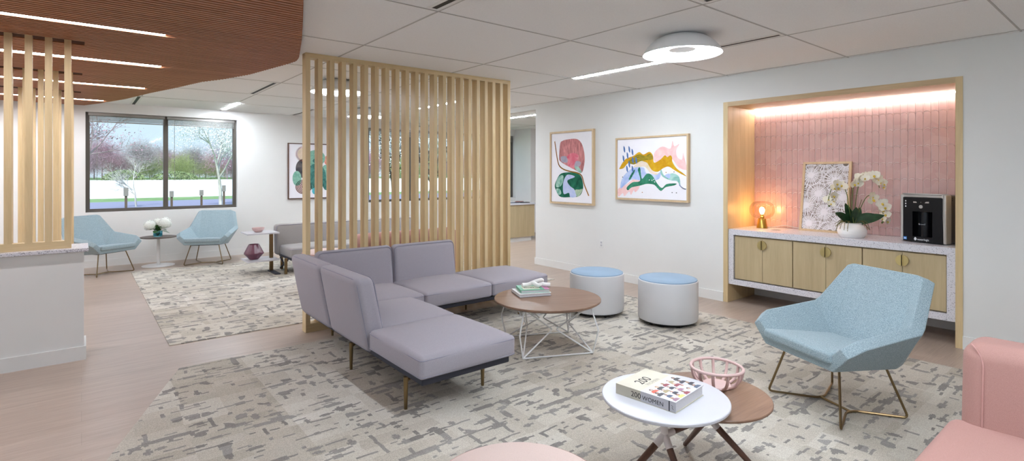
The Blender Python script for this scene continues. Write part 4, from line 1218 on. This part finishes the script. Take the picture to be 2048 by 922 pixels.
sh2 = [(1, q2([(520, 300), (555, 240), (620, 205), (700, 232), (722, 140), (742, 205), (792, 182), (762, 250), (772, 330), (820, 362), (832, 285), (852, 370), (868, 440), (866, 484), (785, 452), (700, 345), (540, 390)]), 1),
       (1, q2([(92, 700), (200, 640), (320, 562), (362, 600), (350, 690), (305, 738), (285, 715), (252, 770), (230, 730), (172, 785), (150, 750), (95, 788)]), 1),
       (2, q2([(120, 692), (150, 562), (270, 455), (400, 450), (440, 520), (560, 520), (600, 500), (570, 590), (440, 600), (360, 600), (260, 590), (180, 650)]), 1),
       (3, q2([(200, 682), (270, 622), (362, 602), (335, 475), (362, 452), (382, 580), (440, 522), (500, 542), (560, 642), (610, 690), (662, 645), (762, 640), (740, 662), (652, 682), (600, 725), (560, 692), (520, 652), (440, 642), (360, 662), (260, 682), (216, 716)]), 1),
       (3, q2([(225, 580), (270, 500), (300, 470), (290, 510), (245, 585)]), 1),
       (4, q2([(600, 470), (640, 550), (720, 520), (790, 560), (802, 660), (770, 612), (700, 602), (622, 562), (592, 510)]), 1),
       (2, q2([(640, 545), (690, 525), (700, 560), (680, 580)]), 1),
       (5, q2([(110, 450), (180, 350), (280, 310), (350, 265), (400, 295), (470, 265), (510, 310), (522, 392), (590, 360), (640, 310), (668, 330), (700, 310), (718, 335), (722, 385), (765, 462), (832, 520), (868, 558), (800, 522), (740, 482), (680, 442), (620, 462), (560, 502), (500, 482), (450, 412), (380, 372), (290, 412), (222, 392), (160, 452), (115, 462)]), 1),
       (6, q2([(215, 380), (290, 322), (350, 292), (420, 312), (480, 285), (508, 350), (430, 362), (340, 382), (280, 410)]), 1),
       (7, q2([(280, 440), (360, 382), (440, 392), (490, 472), (560, 520), (592, 512), (545, 535), (480, 512), (420, 442), (340, 442)]), 1)]
for x, y in ((170, 230), (232, 232), (270, 265), (210, 305), (160, 340), (275, 360), (316, 365), (232, 410), (205, 463), (272, 465)):
    sh2.append((8, q2([(x-9, y-40), (x+8, y-16), (x+9, y+38), (x-8, y+14)]), 1))
for x, y, m_ in ((388, 741, 9), (655, 510, 9), (150, 558, 10), (740, 505, 10), (720, 745, 10), (765, 748, 10), (500, 600, 0), (530, 620, 0), (470, 596, 0), (520, 590, 0)):
    sh2.append((m_, q2([(x-6, y), (x, y-6), (x+6, y), (x, y+6)]), 1))
ln2 = [(2, q2([(795, 655), (825, 690), (860, 708)]), .012)]
art('picture', 'landscape abstract print with ochre and green waves, right on the white wall', MR(4.31, 1.566), 1.15, .856, .024, .045, M['maple'], sh2, ln2, mats2)
# rear wall print: u = +x, out = -y
MBk = Matrix(((1, 0, 0, 3.575), (0, 0, -1, YB), (0, 1, 0, 1.548), (0, 0, 0, 1)))
q3 = lambda pts: px2(pts, 95, 100, 860, 850, 90, 640)
def ell(cx, cy, rx, ry, n=18): return q3([(cx+rx*math.cos(2*PI*k/n), cy+ry*math.sin(2*PI*k/n)) for k in range(n)])
mats3 = [M['paper'], wash('peach_wash', (226, 206, 186), (206, 190, 168), 12), wash('charcoal_wash', (60, 60, 66), (110, 104, 104), 8), wash('sage_wash', (110, 164, 146), (150, 196, 178), 12), plain('black_line', (40, 36, 40), .6), wash('shell_pink', (222, 190, 190), (236, 210, 206), 8), wash('teal_dark', (44, 96, 92), (90, 150, 140), 10), wash('aqua', (72, 178, 196), (130, 206, 214), 10), wash('coral_wash', (226, 140, 120), (236, 178, 160), 10)]
sh3 = [(1, ell(270, 235, 78, 88), 1), (8, ell(570, 320, 45, 70), 1), (5, ell(265, 700, 100, 105), 1), (2, ell(265, 440, 95, 135), 1), (3, ell(420, 290, 120, 115), 1), (3, ell(550, 500, 65, 115), 1), (6, ell(420, 560, 130, 190), 1), (6, ell(560, 680, 50, 70), 1), (7, ell(430, 760, 60, 55), 1), (3, ell(185, 580, 54, 104), 1), (6, ell(440, 330, 60, 40), 1)]
ln3 = []
for r_ in (95, 78, 60, 42, 24): ln3.append((4, [(a, b_) for a, b_ in ell(268, 700, r_, r_*1.02, 16)]+[ell(268, 700, r_, r_*1.02, 16)[0]], .012))
for k in range(26):
    a = PI*.5+PI*k/22
    ln3.append((8, q3([(270+80*math.cos(a), 235-90*math.sin(a)), (270+102*math.cos(a), 235-112*math.sin(a))]), .008))
art('picture', 'abstract print of overlapping teal and charcoal stones on the rear wall', MBk, .9, 1.1, .016, .04, M['walnutz'], sh3, ln3, mats3)
# outlet on the right wall
ol = thing('wall_outlet', 'white power outlet low on the white wall behind the drum stools', 'outlet', (XW, 5.18, .48))
MB().rbox(-.006, 0, -.036, .036, -.058, .058, .003, 2, 1).build('plate', M['trimwhite'], ol)
for z in (-.02, .02):
    s_ = MB().box(-.008, -.005, -.016, .016, z-.014, z+.014).build('socket', M['white'], ol, None)
    MB().box(-.0084, -.0078, -.008, -.005, z-.004, z+.007).box(-.0084, -.0078, .005, .008, z-.004, z+.007).build('slots', M['grey'], s_, None)

# ------------------------------------------------------------------ reception counter in the side room
rc = thing('service_counter', 'pale wood service counter with white top past the wall end', 'counter', (7.0, 9.0, 0))
MB().box(0, .93, 0, .5, .1, .81).build('front_panel', M['cab'], rc, None)
MB().box(0, .95, -.02, .52, .81, .845).build('worktop', M['white'], rc, None)
MB().box(0, .86, .03, .47, 0, .1).build('toe_kick', M['trimwhite'], rc, None)
for k, (x, y, a) in enumerate(((7.55, 9.2, 20), (7.72, 9.12, -15), (7.78, 9.35, 40))):
    o = MB().box(-.11, .11, -.08, .08, 0, .008+.006*k).build('magazine', [M['navy'], M['black'], plain('magazine_red', (120, 70, 66), .5)][k])
    o.location = (x, y, .8455); o.rotation_euler = (0, 0, R(a))
    tag(o, ['navy magazine lying at the left on the white counter top', 'black magazine near the front edge of the white counter top', 'thicker reddish magazine near the far corner of the white counter top'][k], 'magazine', 'magazines on the service counter')

# ------------------------------------------------------------------ outdoors
GZ = -.35
grass = NT('lawn'); f = grass.noise(grass.pos(), 1.2, 4); grass.col(grass.ramp(f, [(.3, (112, 146, 92)), (.7, (150, 176, 126))])); grass.set(.9, 0, .1)
gm_ = MB().box(-60, 220, YB+.2, 300, GZ-.2, GZ)
struct(gm_, 'ground', grass.m, label='green lawn outside the windows')
def band(d0, d1, z, m, name, label):
    # a strip across the view beyond the building, parallel to the back wall turned slightly
    o = MB().box(-60, 220, d0, d1, GZ, GZ+z).build(name, m, None, None); o['kind'] = 'structure'; o['label'] = label
band(34, 43, .012, plain('asphalt', (146, 146, 172), .8), 'ground_road', 'grey road outside')
band(49, 185, .02, plain('overexposed_field', (250, 250, 250), .9, spec=.1), 'ground_field', 'open field outside, whitened in colour for its overexposed glare')  # overexposed glare is put into the ground's near-white colour

def tree_mesh(seed, height, trunk_r, levels, spread, kids, up=.25, frac=.38):
    q = random.Random(seed); b = MB(); tips = []
    def grow(p_, d, L_, r_, lv):
        n = 3; pts = [p_]; dd = d.copy()
        for i in range(n):
            dd = (dd+Vector((q.uniform(-1, 1), q.uniform(-1, 1), q.uniform(-.4, .8)))*.14).normalized()
            pts.append(pts[-1]+dd*L_/n)
        b.tube(pts, [r_*(1-.45*i/n) for i in range(n+1)], 5 if lv > 1 else 3, cap=False)
        if lv == 0: tips.append(pts[-1]); tips.append(pts[-2]); return
        for k in range(kids):
            t_ = q.uniform(.45, 1)
            pp_ = pts[0].lerp(pts[-1], t_) if t_ < .95 else pts[-1]
            i = min(n-1, int(t_*n)); pp_ = pts[i].lerp(pts[i+1], t_*n-i)
            a = q.uniform(0, 2*PI); u_ = dd.orthogonal().normalized(); w_ = dd.cross(u_)
            nd = (dd*q.uniform(.6, 1)+(u_*math.cos(a)+w_*math.sin(a))*spread+Vector((0, 0, up))).normalized()
            if k == 0: pp_, nd = pts[-1], (dd+(u_*math.cos(a)+w_*math.sin(a))*.25).normalized()
            grow(pp_, nd, L_*q.uniform(.55, .8), r_*.55, lv-1)
    grow(Vector((0, 0, 0)), Vector((0, 0, 1)), height*frac, trunk_r, levels)
    return b, tips
def blossoms(tips, q, n, s_, spread):
    b = MB()
    for p_ in tips:
        for k in range(n):
            c_ = p_+Vector((q.gauss(0, spread), q.gauss(0, spread), q.gauss(0, spread)))
            a = Vector((q.uniform(-1, 1), q.uniform(-1, 1), q.uniform(-1, 1))).normalized(); u_ = a.orthogonal().normalized(); w_ = a.cross(u_)
            e = s_*q.uniform(.6, 1.3)
            b.add([c_-u_*e, c_+w_*e*.6, c_+u_*e, c_-w_*e*.6], [(0, 1, 2, 3)])
    return b
bark = plain('grey_bark', (166, 160, 158), .9, var=.15, sc_=3)
barkpale = plain('pale_bark', (206, 202, 196), .9, var=.1, sc_=3)
barkpink = plain('mauve_twig', (166, 146, 152), .9, var=.15, sc_=3)
barkdark = plain('dark_bark', (70, 62, 60), .9, var=.15, sc_=3)
whitebl = plain('white_blossom', (250, 250, 252), .9, spec=.1, var=.01)
pinkbud = plain('pink_bud', (186, 152, 164), .9, spec=.1)
greenbud = plain('spring_green', (160, 172, 118), .9, spec=.1)
def tree(loc, seed, height, tr, lv, spread, kids, bk, crown, label, group=None, n=0, s_=.1, cs=.25, name='tree', frac=.38):
    t_ = thing(name, label, 'tree', (loc[0], loc[1], GZ+.01), 0, group)
    b, tips = tree_mesh(seed, height, tr, lv, spread, kids, .25, frac)
    b.build('trunk', bk, t_, 60, weld=False)
    if n: blossoms(tips, random.Random(seed+99), n, s_, cs).build('crown', crown, t_, None, weld=False)
    return t_
tree((2.35, 36), 3, 5.4, .055, 5, .75, 4, barkpale, None, 'small bare pale tree in the left window pane', frac=.2)
tree((6.25, 34.5), 12, 6.4, .11, 4, .75, 4, barkpale, whitebl, 'white blossoming tree just right of the window mullion', 'white blossoming trees outside', 26, .036, .32)
tree((8.0, 34.8), 21, 6.2, .09, 4, .75, 4, barkpale, whitebl, 'white blossoming tree near the right window jamb', 'white blossoming trees outside', 24, .036, .32)
tree((-.5, 30), 33, 7, .1, 4, .9, 4, barkpink, pinkbud, 'pink budding tree whose branches enter the upper left pane', None, 2, .05, .2)
tree((17.5, 30), 41, 6.6, .12, 4, .75, 4, barkdark, None, 'dark bare tree outside the window behind the screen', frac=.3)
tree((20.2, 33), 45, 6.2, .11, 4, .8, 4, barkdark, greenbud, 'dark tree with green buds behind the screen window', None, 2, .04, .2, frac=.3)
tree((14.4, 29), 47, 6.6, .11, 4, .8, 4, barkdark, whitebl, 'dark-stemmed flowering tree at the left of the screen window', None, 3, .05, .25, frac=.3)
tree((27.5, 33), 51, 6.6, .12, 4, .75, 4, barkdark, whitebl, 'dark-branched tree outside the far right window', None, 2, .05, .25, frac=.3)
# far tree line
def twigs(tips, q, n, L_, w_):
    b = MB()
    for p_ in tips:
        for k in range(n):
            d = Vector((q.uniform(-1, 1), q.uniform(-1, 1), q.uniform(-.3, 1.2))).normalized()*L_*q.uniform(.5, 1.2)
            c_ = p_+Vector((q.gauss(0, 1.5), q.gauss(0, 1.5), q.gauss(-.8, 1.6))); u_ = d.orthogonal().normalized()*w_
            u_.rotate(Matrix.Rotation(q.uniform(0, PI), 3, d))
            b.add([c_-u_, c_+u_, c_+d], [(0, 1, 2)])
    return b
mk = []
for i, (bkm, cr_) in enumerate(((barkpink, pinkbud), (bark, barkpink), (barkpink, bark), (bark, greenbud))):
    g_ = ['mauve budding tree', 'bare grey-mauve tree', 'bare brown-grey tree', 'grey tree with first green'][i]+' in the far tree line beyond the pale field'
    t_ = thing('tree', g_, 'tree', (0, 0, GZ+.01), 0, g_+'s')
    b_, tips = tree_mesh(60+i, 21, .2, 4, .75, 4, .25, .12 if i % 2 else .2)
    b_.build('trunk', bkm, t_, 60, weld=False)
    twigs(tips, random.Random(i), 8, 2.6, .02).build('crown', cr_, t_, None, weld=False)
    mk.append(t_)
q = random.Random(2); k = 0
for row in range(6):
    for j in range(16):
        x = -12+j*12+(row*5.2)%12
        o = mk[k % 4] if k < 4 else copy_tree(mk[(k*7+row) % 4])
        s_ = q.uniform(.85, 1.15)
        o.location = (x+q.uniform(-1, 1), 189+row*13+q.uniform(-1, 1), GZ+.01); o.rotation_euler = (0, 0, q.uniform(0, 6)); o.scale = (s_, s_, s_); k += 1
# evergreen shrubs at the foot of the tree line
def shrub(x, y, w, h, label, group):
    t_ = thing('shrub', label, 'shrub', (x, y, GZ), 0, group)
    qq = random.Random(int(x*7+y)); b = MB()
    for k in range(900):
        a = qq.uniform(0, 2*PI); z = qq.random()
        rr = w*math.sqrt(1-z*z)*qq.uniform(.8, 1)
        c_ = Vector((rr*math.cos(a), rr*math.sin(a)*.6, h*z)); e = .28
        u_ = Vector((qq.uniform(-1, 1), qq.uniform(-1, 1), qq.uniform(-1, 1))).normalized(); w_ = u_.orthogonal().normalized()
        b.add([c_-u_*e, c_+w_*e*.6, c_+u_*e, c_-w_*e*.6], [(0, 1, 2, 3)])
    b.build('foliage', plain('shrub_green', (132, 146, 104), .9, spec=.1, var=.3, sc_=1), t_, None, weld=False)
    MB().tube([(0, 0, 0), (0, 0, h*.5)], .12, 6).build('stem', bark, t_)
shrub(9, 180, 5, 2.8, 'green shrub left of the pale small tree beyond the field', None)
shrub(21, 180, 6, 2.4, 'wide green shrub beyond the field before the mullion', None)
shrub(95, 180, 6, 2.6, 'green shrub beyond the field behind the screen window', None)
# bollard lights along the road
def bollard(x, y, h, label):
    t_ = thing('bollard_light', label, 'bollard', (x, y, GZ+.01), 0, 'bollard lights beside the road')
    MB().box(-.045, .045, -.045, .045, 0, h*.72).build('post', plain('bollard_post', (104, 84, 78), .7), t_, None)
    MB().box(-.08, .08, -.08, .08, h*.72, h).build('lamp_head', plain('bollard_head', (150, 140, 140), .6), t_, None)
bollard(1.45, 27.5, 1.25, 'tall bollard light left of the small bare tree')
bollard(3.35, 30, 1.0, 'bollard light just left of the window mullion')
bollard(4.75, 31, 1.0, 'bollard light just right of the window mullion')
bollard(6.05, 32.5, 1.2, 'bollard light beside the flowering tree trunk')

# ------------------------------------------------------------------ light
w = bpy.data.worlds.new('sky'); sc.world = w; w.use_nodes = True
nt = w.node_tree; nt.nodes.clear()
out = nt.nodes.new('ShaderNodeOutputWorld'); bg = nt.nodes.new('ShaderNodeBackground')
tc = nt.nodes.new('ShaderNodeTexCoord'); sp_ = nt.nodes.new('ShaderNodeSeparateXYZ'); rp_ = nt.nodes.new('ShaderNodeValToRGB')
nt.links.new(tc.outputs['Generated'], sp_.inputs[0]); nt.links.new(sp_.outputs['Z'], rp_.inputs[0])
rp_.color_ramp.elements[0].position = 0; rp_.color_ramp.elements[0].color = (.70, .86, 1, 1)
rp_.color_ramp.elements[1].position = .5; rp_.color_ramp.elements[1].color = (.5, .72, 1, 1)
nt.links.new(rp_.outputs[0], bg.inputs[0]); bg.inputs[1].default_value = .72; nt.links.new(bg.outputs[0], out.inputs[0])
sun = bpy.data.lights.new('sun', 'SUN'); sun.energy = 2.8; sun.angle = R(2); sun.color = (1, .98, .95)
so = bpy.data.objects.new('sun', sun); col.objects.link(so); so.rotation_euler = (R(42), 0, R(-35))

vs_ = sc.view_settings
sc.display_settings.display_device = 'sRGB'
vs_.view_transform = 'Standard'; vs_.look = 'None'; vs_.gamma = 1; vs_.use_curve_mapping = False; vs_.exposure = 0.68
cy = sc.cycles
cy.use_denoising = True
try: cy.denoiser = 'OPENIMAGEDENOISE'
except Exception: pass
cy.max_bounces = 8; cy.diffuse_bounces = 5; cy.glossy_bounces = 3; cy.transmission_bounces = 6; cy.transparent_max_bounces = 8
cy.caustics_reflective = False; cy.caustics_refractive = False; cy.sample_clamp_indirect = 6
